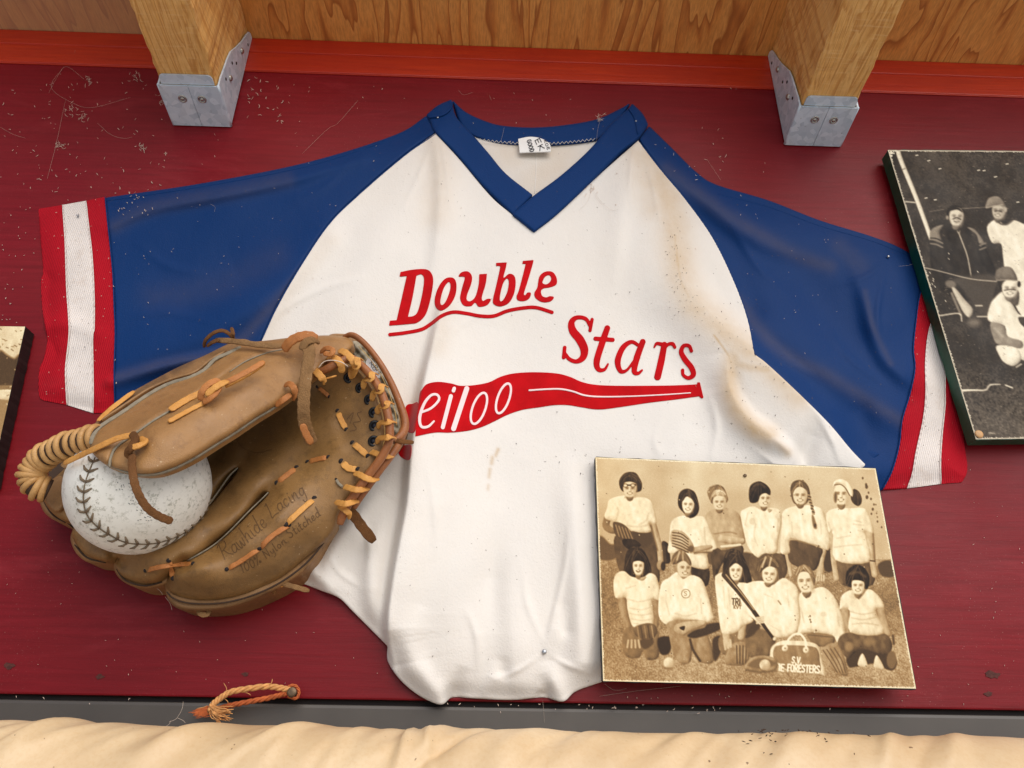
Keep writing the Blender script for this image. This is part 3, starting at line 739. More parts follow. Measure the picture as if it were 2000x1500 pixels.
jz = thing('jersey', U1(1040, 200, 2), 'white baseball jersey with royal blue sleeves and red Double Stars lettering pinned to the wall', 'jersey')
P_BODY = cr([(851, 260), (851, 260), (905, 320), (960, 385), (1002, 420), (1043, 452), (1043, 452), (1100, 405), (1180, 333), (1247, 274), (1247, 274), (1290, 330), (1340, 390), (1390, 460), (1430, 540), (1460, 620), (1474, 692), (1474, 692),
             (1500, 712), (1560, 768), (1620, 828), (1662, 878), (1691, 908), (1691, 908), (1600, 985), (1400, 1180), (1178, 1331), (1178, 1331), (1125, 1350), (1100, 1370), (1062, 1362), (1000, 1367), (930, 1364), (884, 1362), (862, 1376), (830, 1365), (800, 1345), (775, 1320), (757, 1290), (757, 1262), (757, 1262),
             (730, 1235), (690, 1195), (660, 1166), (620, 1150), (570, 1125), (540, 1060), (500, 900), (490, 760), (510, 666), (510, 666), (540, 600), (580, 530), (640, 440), (700, 380), (790, 303)], True, 6)
panel('body', P_BODY, HJ, M_WHITE, jz, 3.0, 2.5, (3.5, .8), st_white)
P_LS = cr([(851, 258), (851, 258), (790, 301), (700, 378), (640, 438), (580, 528), (540, 598), (508, 668), (508, 668), (470, 725), (400, 755), (224, 803), (224, 803), (223, 740), (225, 650), (222, 560), (214, 470), (206, 386), (206, 386), (400, 357), (600, 317), (770, 264), (833, 226), (833, 226)], True, 6)
panel('sleeve', P_LS, HJ, M_BLUE, jz, 3.2, 3, (3.5, .9), st_blue, off=-.7)
P_RS = cr([(1249, 272), (1249, 272), (1268, 246), (1268, 246), (1310, 287), (1360, 336), (1400, 361), (1500, 391), (1600, 430), (1700, 461), (1760, 485), (1815, 520), (1815, 520), (1797, 575), (1790, 620), (1784, 680), (1787, 720), (1777, 770), (1762, 820), (1756, 870), (1742, 920), (1725, 956), (1725, 956),
             (1640, 985), (1560, 930), (1640, 880), (1560, 790), (1480, 712), (1470, 692), (1470, 692), (1456, 620), (1427, 540), (1387, 460), (1337, 390), (1288, 330)], True, 6)
panel('sleeve', P_RS, HJ, M_BLUE, jz, 3.2, 3, (3.5, .9), st_blue, off=-1.6)
panel('sleeve_lining', cr([(1640, 850), (1668, 868), (1718, 886), (1718, 886), (1700, 905), (1685, 925), (1640, 930)], True), lambda x, y: HJ(x, y)*0+4.6+.03*(x-1640), M_BLUE2, jz, 2.5, 3, (5, 1))
# cuffs: three ribbed bands each
def band(a, b, mat, off):
    a = cr(a, n=5); b = cr(b, n=5); P = np.concatenate([a, b[::-1]])
    return panel('cuff_band', P, HJ, mat, jz, 2.2, 6, (3.5, .9), off=off)
E1 = [(75, 408), (79, 470), (84, 530), (80, 548), (82, 600), (88, 640), (92, 668), (85, 700), (76, 726), (76, 772), (84, 782)]
E2 = [(122, 400), (127, 470), (130, 560), (135, 640), (132, 682), (128, 720), (129, 760), (131, 791)]
E3 = [(168, 392), (172, 430), (180, 500), (184, 580), (184, 640), (181, 660), (182, 740), (182, 807)]
E4 = [(205, 384), (212, 450), (220, 530), (223, 600), (225, 650), (223, 730), (225, 806)]
band(E1, E2, M_RRED, -1.6); band(E2, E3, M_RWHITE, -1.3); band(E3, E4, M_RRED, -1.1)
G1 = [(1815, 520), (1797, 575), (1790, 620), (1784, 680), (1787, 720), (1777, 770), (1762, 820), (1756, 870), (1742, 920), (1723, 957)]
G2 = [(1845, 560), (1816, 640), (1808, 700), (1808, 740), (1808, 775), (1803, 820), (1790, 880), (1782, 925), (1772, 954)]
G3 = [(1880, 620), (1850, 700), (1846, 750), (1846, 790), (1840, 850), (1837, 900), (1838, 945)]
G4 = [(1905, 680), (1880, 760), (1880, 820), (1884, 870), (1889, 905), (1888, 925), (1879, 942)]
band(G1, G2, M_RRED, -1.5); band(G2, G3, M_RWHITE, -1.2); band(G3, G4, M_RRED, -1.4)
for e_, m_ in ((E2, M_RWHITE), (E3, M_RWHITE), (G2, M_RWHITE), (G3, M_RWHITE)):
    lace('seam', e_, 2.2, m_, jz, HJ, -.6, .5, 10, n=5)
for e_, o_ in ((E4, -.4), (G1, -.8)): lace('seam', e_, 2.6, M_BLUE2, jz, HJ, o_, .7, 10, n=5)
# raglan seams and the sleeve's folded upper seam
lace('seam', [(851, 262), (790, 304), (700, 381), (640, 441), (580, 531), (540, 601), (509, 668)], 3.0, M_BLUE2, jz, HJ, -.2, .8, 10)
lace('seam', [(1247, 275), (1290, 331), (1340, 391), (1390, 461), (1430, 541), (1460, 621), (1474, 693)], 3.0, M_BLUE2, jz, HJ, -.7, .8, 10)
lace('seam', [(206, 393), (400, 364), (600, 325), (740, 281)], 2.4, M_BLUE2, jz, HJ, -.7, .7, 10)
lace('seam', [(1400, 379), (1500, 404), (1600, 441), (1700, 470), (1775, 500)], 2.4, M_BLUE2, jz, HJ, -1.7, .7, 10)
# collar: back neck inside, back band, two crossing front bands
def flatd(v): return lambda x, y: np.zeros(np.shape(x))+v
bk = lambda x, y: 2.0+.8*np.sin(x/70)
panel('back_inside', cr([(915, 262), (985, 276), (1045, 279), (1110, 277), (1180, 262), (1140, 320), (1040, 400), (960, 320)], True), bk, M_WHITE, jz, 3, 0, None, st_white)
lace('seam', [(1046, 290), (1047, 330), (1044, 378)], 2, M_WHITE, jz, bk, .1, .4, 5)
P_BC = cr([(883, 195), (883, 195), (910, 219), (949, 237), (985, 246), (1045, 249), (1105, 244), (1165, 233), (1210, 213), (1232, 200), (1232, 200), (1200, 250), (1165, 275), (1165, 275), (1120, 281), (1075, 284), (1015, 284), (970, 280), (926, 267), (900, 245)], True)
panel('back_collar', P_BC, lambda x, y: 5.0+2.5*np.clip((270-y)/40, 0, 1)*0+.6*np.sin(x/40), M_BLUE2, jz, 2.4, 4, (6, 2.5), off=0)
zz = [(930+i*4.0, 272+9*math.sin(min(1, i/58)*math.pi)+(2.2 if i % 2 else -2.2)) for i in range(59)]
lace('overlock_stitch', zz, 1.3, M_WHITE, jz, flatd(5.8), 0, .5, 6, n=1)
P_LC = cr([(882, 194), (882, 194), (884, 206), (893, 231), (922, 262), (955, 300), (988, 339), (1041, 381), (1041, 381), (1002, 420), (1002, 420), (940, 359), (892, 302), (850, 259), (840, 238), (833, 224), (833, 224), (855, 206)], True)
panel('collar_band', P_LC, HJ, M_BLUE2, jz, 2.4, 5, (7, 2.0), off=1.9)
P_RC = cr([(1235, 202), (1235, 202), (1255, 222), (1266, 243), (1266, 243), (1247, 269), (1210, 299), (1156, 353), (1090, 416), (1043, 453), (1043, 453), (1000, 418), (1000, 418), (1041, 383), (1090, 347), (1135, 308), (1163, 279), (1192, 243), (1226, 213)], True)
panel('collar_band', P_RC, HJ, M_BLUE2, jz, 2.4, 5, (7, 2.0), off=3.4)
lace('fold', [(884, 200), (878, 215), (862, 226), (838, 230)], 5, M_BLUE2, jz, HJ, 3.0, 1.6, 8)
lace('fold', [(1228, 212), (1240, 232), (1246, 262)], 4, M_BLUE2, jz, HJ, 4.0, 1.4, 8)
# sewn-in label
lb = panel('label', cr([(1012, 271), (1012, 271), (1035, 267), (1056, 270), (1073, 280), (1076, 296), (1076, 296), (1045, 297), (1015, 298), (1015, 298)], True), lambda x, y: 6.6+.02*(x-1012)+1.2*np.sin((y-268)/14), M_LABEL, jz, 1.2, 1)
for s_, a, b, h in (('GOOD', (1029, 274), (1036, 298), 8), ('EK', (1044, 273), (1056, 297), 10), ('WEK', (1062, 274), (1070, 294), 5)):
    strokes('label_print', lettering(s_ if s_ != 'WEK' else 'KOE', a, b, h, 0), 1.5 if h > 6 else 1.0, lambda x, y: 6.6+.02*(x-1012)+1.2*np.sin((y-268)/14), M_INK, lb, .35)

# ---- lettering on the chest (flocked, raised off the cloth)
def Z6(p): return [(740+x/3.0303, 480+y/3.0303) for x, y in p]
def zp(p, cl=True): return psdf(cr(Z6(p), True, 5))
def zl(p, wd): return lsdf(cr(Z6(p), n=5), (np.interp(np.linspace(0, 1, 5*(len(p)-1)+1), np.linspace(0, 1, len(wd)), wd) if not np.isscalar(wd) else wd)/3.0303)
def glyph(name, f, mat=M_FLOCK, off=.55, par=jz, step=1.1): return panel(name, f, HJ, mat, par, step, .5, None, off=off)
K = lambda *p: [q for q in p]
glyph('letter', minus(zp([(128, 155), (128, 155), (122, 182), (122, 182), (165, 178), (165, 178), (105, 440), (105, 440), (65, 443), (65, 443), (60, 472), (60, 472), (180, 462), (230, 452), (275, 408), (303, 325), (321, 220), (314, 168), (280, 139), (200, 141)]),
      zp([(222, 176), (222, 176), (250, 168), (266, 188), (264, 240), (248, 325), (228, 392), (204, 415), (172, 420), (172, 420), (200, 300)])))
glyph('letter', minus(zp([(440, 190), (459, 225), (453, 290), (420, 350), (370, 383), (336, 362), (331, 310), (355, 240), (395, 193)]), zp([(412, 213), (424, 235), (415, 282), (392, 335), (370, 350), (364, 320), (384, 250)])))
glyph('letter', zp([(472, 180), (490, 156), (528, 152), (551, 180), (546, 225), (522, 290), (522, 322), (545, 326), (572, 298), (590, 230), (594, 168), (594, 168), (640, 165), (640, 165), (632, 225), (610, 300), (616, 326), (640, 314), (663, 317), (640, 350), (592, 360), (570, 336), (545, 356), (502, 352), (481, 312), (490, 258), (508, 192), (498, 182)]))
glyph('letter', minus(zp([(694, 101), (694, 101), (757, 98), (757, 98), (752, 128), (738, 188), (770, 166), (800, 176), (810, 216), (800, 282), (770, 336), (720, 358), (682, 346), (675, 318), (692, 245), (716, 136), (714, 119), (693, 120), (693, 120)]), zp([(735, 222), (758, 192), (769, 215), (760, 272), (736, 320), (718, 326), (718, 290)])))
glyph('letter', zp([(852, 89), (852, 89), (916, 84), (916, 84), (908, 118), (880, 212), (859, 280), (866, 292), (880, 276), (900, 280), (890, 310), (860, 326), (824, 322), (815, 298), (830, 258), (866, 118), (862, 107), (849, 106), (849, 106)]))
glyph('letter', minus(zp([(938, 245), (950, 182), (985, 153), (1028, 155), (1052, 190), (1050, 228), (1012, 245), (976, 251), (960, 266), (966, 295), (990, 305), (1012, 298), (1036, 304), (1016, 328), (970, 333), (930, 311), (920, 280)]), zp([(968, 217), (984, 182), (1010, 174), (1020, 196), (1006, 220), (986, 228)])))
glyph('underline', zl([(65, 525), (150, 515), (250, 495), (310, 460), (370, 415), (440, 392), (520, 400), (600, 415), (680, 415), (760, 385), (850, 368), (930, 365), (1025, 393)], 20))
glyph('letter', union(zl([(1252, 478), (1225, 432), (1172, 424), (1141, 452), (1148, 502), (1190, 555), (1216, 612), (1208, 660), (1170, 684), (1128, 670), (1104, 640)], [18, 22, 24, 36, 46, 50, 48, 38, 24, 22, 20]), zl([(1262, 436), (1250, 500)], 20), zl([(1100, 602), (1094, 660)], 22)))
glyph('letter', union(zl([(1352, 487), (1325, 565), (1290, 680), (1300, 730), (1335, 732), (1356, 700)], [34, 38, 38, 28, 18, 12]), zl([(1282, 549), (1384, 556)], 24)))
glyph('letter', union(zl([(1540, 590), (1495, 568), (1445, 602), (1414, 680), (1430, 740), (1468, 735), (1510, 680)], [18, 22, 32, 36, 26, 16, 14]), zl([(1562, 568), (1528, 660), (1512, 740), (1535, 754), (1558, 736)], [34, 38, 32, 20, 12])))
glyph('letter', union(zl([(1690, 585), (1672, 680), (1650, 775)], [34, 40, 40]), zl([(1630, 600), (1645, 578), (1680, 584)], [10, 18, 24]), zl([(1682, 630), (1708, 586), (1738, 580), (1752, 600)], [12, 18, 22, 18])))
glyph('letter', zl([(1850, 622), (1836, 592), (1804, 592), (1790, 628), (1812, 672), (1850, 720), (1862, 762), (1832, 782), (1802, 764), (1798, 736)], [20, 20, 22, 28, 32, 32, 30, 22, 18, 20]))
bat = zp([(240, 880), (255, 850), (285, 818), (350, 805), (430, 815), (480, 828), (560, 825), (650, 808), (720, 775), (800, 755), (920, 748), (1050, 755), (1130, 775), (1200, 805), (1280, 822), (1400, 828), (1600, 828), (1750, 826), (1885, 820), (1885, 820), (1884, 808), (1884, 808), (1900, 808), (1900, 808), (1922, 900), (1922, 900), (1910, 903), (1910, 903), (1895, 890), (1895, 890), (1750, 910), (1600, 928), (1420, 955), (1300, 968), (1200, 955), (1120, 942), (1040, 942), (950, 955), (850, 970), (760, 1000), (680, 1040), (600, 1075), (520, 1095), (420, 1105), (330, 1105), (215, 1128), (215, 1128), (226, 1000)])
bo = glyph('bat_emblem', bat, off=.5, step=1.6)
ins = [zl([(890, 855), (1000, 848), (1080, 848), (1150, 862), (1220, 885), (1320, 893), (1500, 890), (1700, 880), (1845, 870)], [9, 9, 9, 9, 9, 8, 7, 6, 5]),
       zl([(252, 985), (310, 960), (355, 912), (345, 882), (310, 884), (270, 930), (242, 1010), (250, 1068), (290, 1070), (326, 1038)], [13, 13, 14, 14, 14, 16, 18, 16, 14, 10]),
       union(zl([(426, 890), (378, 1074)], 23), zl([(446, 844), (441, 858)], 20)), zl([(520, 845), (442, 1082)], 29)]
for cx, cy, rx, ry in ((592, 962, 40, 92), (737, 903, 36, 88)):
    ins.append(zl([(cx+rx*math.cos(a)-.30*ry*math.sin(a), cy+ry*math.sin(a)) for a in np.linspace(0, 2*math.pi, 15)], 13))
for f in ins: o = glyph('inset', f, M_FLOCKW, 1.05, bo, .9)
glyph('bat_end', zp([(160, 950), (200, 935), (232, 930), (226, 1020), (212, 1100), (170, 1100), (140, 1050)]), off=.5, step=1.6)
glyph('bat_end', zp([(120, 1190), (160, 1180), (192, 1184), (184, 1262), (150, 1262), (118, 1232)]), off=.5, step=1.6)

# =================================================================== softball in the glove
BCX, BCY, BD = 273.0, 949.0, 59.0
bc = U1(BCX, BCY, BD)
BRAD = .0440
camp = Vector((0, -CAMD, 0))
def on_ball(px, py, off=0.0):
    d = (U1(px, py, 100)-camp).normalized(); oc = camp-bc; R = BRAD+off
    b = oc.dot(d); c_ = oc.dot(oc)-R*R; q = b*b-c_
    if q <= 0:                                       # grazing: nearest point on the limb
        p = camp+d*(-b); return bc+(p-bc).normalized()*R
    return camp+d*(-b-math.sqrt(q))
ball = thing('softball', bc-Vector((0, 0, BRAD)), 'scuffed white softball tucked in the pocket of the glove', 'ball')
import bmesh
bm = bmesh.new(); bmesh.ops.create_uvsphere(bm, u_segments=72, v_segments=48, radius=BRAD)
seam_px = cr([(186, 893), (172, 925), (164, 955), (163, 982), (171, 1008), (189, 1028), (214, 1045), (247, 1060), (288, 1063), (325, 1056), (362, 1040), (390, 1015), (408, 990), (417, 965)], n=8)
seam3 = [on_ball(*p) for p in seam_px]
for v in bm.verts:                                   # the cover puckers along the seam
    q = v.co+bc; dm = min((q-s).length for s in seam3)
    v.co *= 1+.012*math.exp(-((dm-.0035)/.0022)**2)-.012*math.exp(-(dm/.0013)**2)
bm.transform(Matrix.Translation(bc)); me = bpy.data.meshes.new('cover'); bm.to_mesh(me); bm.free()
me.polygons.foreach_set('use_smooth', [True]*len(me.polygons)); link('cover', me, M_BALL, ball)
sm_o = sweep('seam', [on_ball(p[0], p[1], .0002) for p in seam_px], .00042, .00042, M_SEAM, ball, 6)
L_ = np.r_[0, np.cumsum(np.linalg.norm(np.diff(seam_px, axis=0), axis=1))]
w3 = np.r_[0, np.cumsum([(seam3[i+1]-seam3[i]).length for i in range(len(seam3)-1)])]
k = 0
for s in np.arange(.003, w3[-1]-.001, .0062):
    x = np.interp(s, w3, seam_px[:, 0]); y = np.interp(s, w3, seam_px[:, 1])
    x2 = np.interp(s+.0012, w3, seam_px[:, 0]); y2 = np.interp(s+.0012, w3, seam_px[:, 1])
    a = on_ball(x, y); t = (on_ball(x2, y2)-a).normalized(); nn = (a-bc).normalized(); sd_ = t.cross(nn)
    for sg in (-1, 1):
        tip = a+sd_*sg*.0056-t*.0030; mid = a+sd_*sg*.0030-t*.0010
        P = [bc+(q-bc).normalized()*(BRAD+h) for q, h in ((a+sd_*sg*.0004, .0003), (mid, .0009), (tip, .0002))]
        sweep('stitch', P, [.0008, .0009, .0005], [.0006, .0007, .0004], M_SEAM, ball, 6, nrm=tuple(nn))
# worn remains of the stamp
for (x0, y0, x1, y1, rows) in ((226, 942, 243, 960, 4), (250, 944, 262, 990, 7), (266, 984, 300, 1022, 6)):
    for r_ in range(rows):
        yy = y0+(y1-y0)*r_/rows
        xx = x0+random.uniform(0, 4)
        while xx < x1:
            ln = random.uniform(1.5, 4)
            if random.random() < .62:
                P = [on_ball(xx, yy+random.uniform(-1, 1), .0001), on_ball(xx+ln, yy+random.uniform(-1, 2), .0001)]
                sweep('worn_print', P, .00022, .00006, M_FADED, ball, 4)
            xx += ln+random.uniform(1, 3.5)

# =================================================================== glove
gl = thing('baseball_glove', U1(470, 1000, 1), 'tan leather baseball glove with rawhide lacing, open around a softball', 'glove')
PT = [(690, 720, 56), (745, 800, 60), (748, 870, 57), (690, 960, 50), (655, 1020, 44), (640, 1050, 40), (715, 760, 55),
      (480, 830, 26), (420, 890, 22), (520, 800, 30), (600, 800, 38), (650, 850, 46), (560, 900, 38), (500, 900, 31), (450, 960, 37), (600, 930, 44), (620, 980, 50),
      (600, 1060, 40), (500, 1130, 38), (400, 1165, 36), (335, 1150, 36), (480, 1062, 55), (400, 1110, 56), (550, 1010, 55), (420, 1062, 44), (500, 985, 44),
      (300, 1090, 52), (235, 1100, 38), (400, 1020, 47), (340, 1060, 52), (460, 955, 42), (300, 1135, 40), (268, 975, 12), (160, 1030, 40), (150, 1055, 36), (200, 1085, 42), (110, 985, 44), (88, 960, 40),
      (350, 850, 40), (500, 740, 48), (600, 720, 54), (640, 690, 58), (300, 800, 56), (200, 880, 60), (670, 700, 56), (620, 760, 44), (700, 900, 53)]
GPt = tps(PT)
SL1 = cr([(462, 912), (466, 922), (440, 956), (414, 988), (404, 990), (410, 972), (436, 932)], True)
SL2 = cr([(520, 958), (527, 964), (518, 978), (490, 1006), (455, 1040), (415, 1072), (372, 1096), (357, 1098), (392, 1074), (440, 1036), (480, 996), (505, 966)], True)
RIDG = [(cr([(480, 900), (430, 960), (398, 1000)], n=4), -5, 20), (cr([(527, 960), (490, 1003), (415, 1072), (360, 1099)], n=4), -6, 16), (cr([(360, 1099), (335, 1118), (322, 1140)], n=4), -7, 12),
        (cr([(235, 1100), (222, 1085)], n=3), -4, 12), (cr([(640, 830), (560, 870), (500, 940)], n=4), 4, 24), (cr([(660, 880), (590, 950), (540, 1010)], n=4), 3, 22), (cr([(430, 830), (520, 860), (600, 880)], n=4), -3, 30)]
def GP(x, y):
    x = np.asarray(x, float); y = np.asarray(y, float); h = GPt(x, y)
    for P, a_, s_ in RIDG: h = h+a_*np.exp(-(dseg(x, y, P)[0]/s_)**2)
    return h+.5*np.sin(x/19+y/31)*np.sin(y/17-x/40)
PALM = cr([(600, 700), (640, 700), (690, 716), (722, 750), (744, 800), (752, 850), (748, 885), (720, 925), (690, 962), (664, 1000), (655, 1030), (640, 1052), (600, 1088), (548, 1130), (490, 1158), (430, 1172), (370, 1172), (335, 1160), (324, 1140), (334, 1118), (334, 1118),
           (316, 1132), (282, 1140), (244, 1130), (226, 1108), (232, 1090), (232, 1090), (206, 1096), (170, 1085), (148, 1062), (140, 1040), (150, 1020), (126, 1018), (100, 1000), (84, 975), (80, 955), (110, 930), (190, 860), (300, 780), (480, 710)], True, 6)
st_palm = near([([(470, 830), (540, 830)], 70, .75), ([(420, 890), (470, 880)], 50, .7), ([(600, 770), (630, 800)], 40, .5), ([(680, 820), (690, 850)], 20, .5), ([(340, 1140), (420, 1150), (520, 1120), (610, 1060)], 18, .5), ([(400, 1000), (330, 1070), (270, 1110)], 22, .25), ([(700, 790), (725, 840)], 14, .35)])
_s1, _s2 = psdf(SL1), psdf(SL2)
def _shr(f, k):
    g = lambda X, Y: f(X, Y)+k
    g.box = f.box; return g
slits = minus(psdf(PALM), _shr(_s1, 2.6), _shr(_s2, 4.2))
panel('palm', slits, GP, M_PALM, gl, 2.2, 9, (13, 4.5), st_palm)
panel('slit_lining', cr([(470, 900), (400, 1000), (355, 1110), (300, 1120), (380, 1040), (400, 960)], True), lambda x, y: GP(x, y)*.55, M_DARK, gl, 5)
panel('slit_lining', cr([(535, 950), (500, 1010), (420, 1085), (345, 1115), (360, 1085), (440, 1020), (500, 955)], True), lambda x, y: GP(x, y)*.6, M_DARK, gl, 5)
for s_, o_ in ((SL1, 0), (SL2, 0)):
    q = np.concatenate([s_, s_[:1]]); k0 = len(q)//2
    q = q+(q.mean(0)-q)*np.array([.12, .12])*0
    if s_ is SL2: q = cr([(524, 962), (512, 974), (484, 1001), (448, 1038), (414, 1067), (368, 1094)], n=6)
    else: q = cr([(464, 914), (448, 930), (428, 958), (408, 986)], n=6)
    sweep('slit_edge', [Vector(p) for p in U(q[:, 0], q[:, 1], GP(q[:, 0], q[:, 1])-1.2).tolist()], .0005, .0008, M_FELT, gl, 6)
# finger backs, stepped behind the palm leather
def fback(P, dp, mat=M_BACK, sk=26, bev=(9, 5)):
    return panel('finger_back', cr(P, True), lambda x, y: GP(x, y)*0+dp, mat, gl, 2.6, sk, bev, near([([(330, 1185), (420, 1190), (520, 1160)], 8, .5)]))
fback([(640, 1052), (655, 1020), (600, 1020), (400, 1100), (330, 1120), (323, 1150), (330, 1174), (352, 1190), (400, 1193), (450, 1187), (500, 1170), (560, 1140), (606, 1104)], 30)
fback([(340, 1100), (240, 1080), (226, 1092), (223, 1112), (238, 1134), (270, 1148), (310, 1146), (338, 1132)], 31)
fback([(235, 1080), (160, 1020), (142, 1036), (138, 1056), (150, 1082), (172, 1098), (210, 1101), (240, 1098)], 28)
fback([(140, 1000), (110, 940), (80, 950), (76, 972), (86, 1000), (110, 1018), (140, 1024)], 30)
# seams following the finger tips
for q in ([(650, 1036), (604, 1094), (550, 1136), (490, 1164), (430, 1178), (370, 1178), (338, 1168), (326, 1156)], [(228, 1112), (246, 1134), (282, 1144), (316, 1137)], [(146, 1064), (170, 1089), (206, 1099)], [(86, 980), (104, 1006), (128, 1021)]):
    lace('finger_seam', q, 3.2, M_DARK, gl, None if False else (lambda x, y: np.zeros(np.shape(x))+32), 0, 1.6, 35)
# ---- thumb, standing up in front of the pocket
TPT = [(280, 925, 121), (230, 910, 118), (196, 893, 116), (340, 910, 115), (420, 865, 103), (500, 815, 90), (560, 775, 78), (620, 735, 68), (400, 790, 102), (300, 850, 118), (500, 740, 88), (340, 800, 104), (260, 850, 112), (300, 740, 66), (400, 690, 58), (470, 665, 54), (560, 660, 54), (650, 655, 52), (186, 850, 106), (176, 880, 108), (215, 800, 84), (600, 700, 68), (690, 665, 50), (450, 720, 80), (640, 700, 62), (680, 690, 57)]
TD = tps(TPT)
crease = cr([(213, 912), (218, 893), (230, 872), (266, 846), (300, 822), (345, 795), (420, 745), (480, 706), (560, 682)], n=5)
def TH(x, y): return TD(x, y)-2.6*np.exp(-(dseg(np.asarray(x, float), np.asarray(y, float), crease)[0]/5)**2)+.5*np.sin(np.asarray(x)/23)*np.sin(np.asarray(y)/19)
THUMB = cr([(176, 876), (183, 850), (200, 832), (240, 806), (290, 772), (340, 746), (400, 720), (440, 694), (472, 672), (530, 664), (580, 658), (640, 655), (680, 660), (690, 676), (668, 694), (640, 706), (620, 728), (590, 752), (562, 776), (530, 798), (500, 816), (460, 843), (420, 868), (380, 893), (340, 913), (305, 924), (270, 925), (238, 918), (215, 911), (196, 900)], True, 6)
st_th = near([([(200, 860), (300, 800), (440, 720), (560, 680)], 30, .25), ([(600, 690), (640, 680)], 30, .35), ([(240, 915), (330, 910)], 10, .3)])
panel('thumb', THUMB, TH, M_THUMB, gl, 2.6, 8, (14, 5.5), st_th)
lace('thumb_edge_piping', [(200, 901), (238, 919), (270, 927), (305, 926), (340, 915), (380, 895), (420, 870), (460, 845), (500, 818), (530, 800), (562, 778)], 5, M_FELT, gl, TD, -5.5, 2.0, 100)
lace('crease_piping', [(214, 913), (217, 893), (229, 872), (266, 846), (300, 822), (332, 803)], 5, M_FELT, gl, TD, -1.6, 1.6, 110)
lace('crease_piping', [(448, 727), (480, 706), (520, 690), (562, 681)], 3, M_FELT, gl, TD, -1.8, 1.2, 85)
# inner thumb lining seen between ball and loop
panel('thumb_lining', cr([(120, 905), (190, 870), (240, 880), (240, 925), (180, 905), (140, 915)], True), lambda x, y: np.zeros(np.shape(x))+97-.10*(240-x), M_BACK, gl, 3, 6)
# back of the thumb: strip with felt edge along its top
TB = cr([(160, 862), (186, 826), (216, 796), (250, 770), (300, 742), (350, 716), (400, 694), (432, 678), (470, 662), (490, 672), (440, 702), (400, 728), (340, 754), (290, 780), (240, 814), (200, 840), (185, 862)], True)
panel('thumb_back', TB, lambda x, y: TD(x, y)-9, M_BACK, gl, 2.6, 40, (6, 3), near([([(230, 790), (320, 738)], 8, .7), ([(340, 726), (370, 708)], 8, .8)]))
lace('felt_edge', [(178, 868), (183, 850), (198, 832), (240, 805), (290, 771), (330, 750), (372, 737), (400, 722), (420, 702), (446, 690), (470, 678)], 8, M_FELT, gl, TD, -1.5, 3.4, 80, n=8)
lace('felt_edge', [(200, 822), (240, 795), (290, 762), (335, 742), (380, 728), (412, 704), (440, 688)], 6, M_BACK, gl, TD, -4.5, 3.4, 80, n=8)
lace('worn_strap', [(192, 822), (215, 800), (262, 764)], 11, M_LACE, gl, TD, -3, 1.8, 75)
panel('thumb_hull', cr([(170, 880), (230, 800), (400, 705), (560, 665), (690, 660), (660, 720), (520, 790), (300, 905)], True), lambda x, y: TD(x, y)*.45, M_BACK, gl, 6, 20)
# ---- wrapped loop at the tip of the web
LP = [(196, 854, 98), (168, 860, 94), (138, 868, 88), (108, 880, 80), (82, 896, 73), (66, 916, 70), (62, 934, 68), (72, 950, 66), (96, 958, 62)]
lp = path3(LP, None, 8)
lo = sweep('web_loop', lp, .0072, .0072, M_DARK, gl, 14)
nL = 16
for i in range(nL):
    t = (i+.5)/nL*(len(lp)-2); k0 = int(t); c = lp[k0].lerp(lp[k0+1], t-k0); ax = (lp[min(k0+2, len(lp)-1)]-lp[max(k0-1, 0)]).normalized()
    ax = (ax+Vector((0, -.10, .05))).normalized()
    Rr = .0070+.0005*math.sin(i*1.9)
    torus('wrap', c, ax, Rr, .00205, M_COIL, gl, 30, 8, 1.05)
# loop end leather tab behind the ball
panel('web_tab', cr([(92, 948), (124, 926), (132, 950), (128, 985), (110, 1000), (90, 980)], True), lambda x, y: np.zeros(np.shape(x))+48, M_BACK, gl, 3, 10, (6, 3))
panel('web', cr([(96, 905), (150, 880), (230, 900), (250, 1000), (200, 1040), (140, 1030), (110, 980)], True), lambda x, y: np.zeros(np.shape(x))+30-12*np.clip((x-120)/100, 0, 1), M_DARK, gl, 4, 12)
# ---- laces on the thumb
lace('lace', [(124, 905, 96), (150, 893, 104), (190, 874, 116), (225, 858, 118), (252, 851, 119), (264, 850, 118)], 12, M_LACE, gl, None, 0, 2.6, 110)
lace('lace', [(152, 872, 95), (172, 866, 97), (196, 858, 102)], 9, M_LACER, gl, None, 0, 2.4, 95)
lace('knot', [(258, 846, 119), (264, 858, 124), (258, 872, 126), (250, 884, 124), (256, 893, 121)], 15, M_SUEDED, gl, None, 0, 4.5, 120)
lace('knot', [(272, 856, 120), (284, 862, 122), (272, 870, 126), (258, 874, 126)], 12, M_LACE, gl, None, 0, 3.5, 120)
lace('lace_tail', [(258, 888, 124), (258, 912, 130), (262, 940, 133), (272, 968, 132), (288, 992, 129), (310, 1008, 125), (337, 1019, 121)], 15, M_SUEDED, gl, None, 0, 3.6, 130, n=8)
lace('lace', [(332, 801), (350, 789), (375, 775), (402, 764)], 15, M_LACE, gl, TD, 2.0, 2.4, 98)
lace('lace', [(329, 824), (350, 812), (378, 797), (402, 785)], 10, M_LACE, gl, TD, 2.0, 2.4, 100)
lace('knot', [(392, 782, 104), (394, 766, 107), (408, 750, 107), (424, 745, 105), (426, 760, 107), (412, 776, 108), (396, 786, 105)], 14, M_LACER, gl, None, 0, 3.2, 104)
lace('knot', [(402, 772, 108), (420, 757, 109), (436, 748, 107), (444, 744, 104)], 14, M_LACE, gl, None, 0, 3.0, 104)
lace('lace_tail', [(436, 750, 101), (460, 738, 101), (490, 722, 99), (516, 706, 96)], 13, M_LACER, gl, None, 0, 2.6, 98)
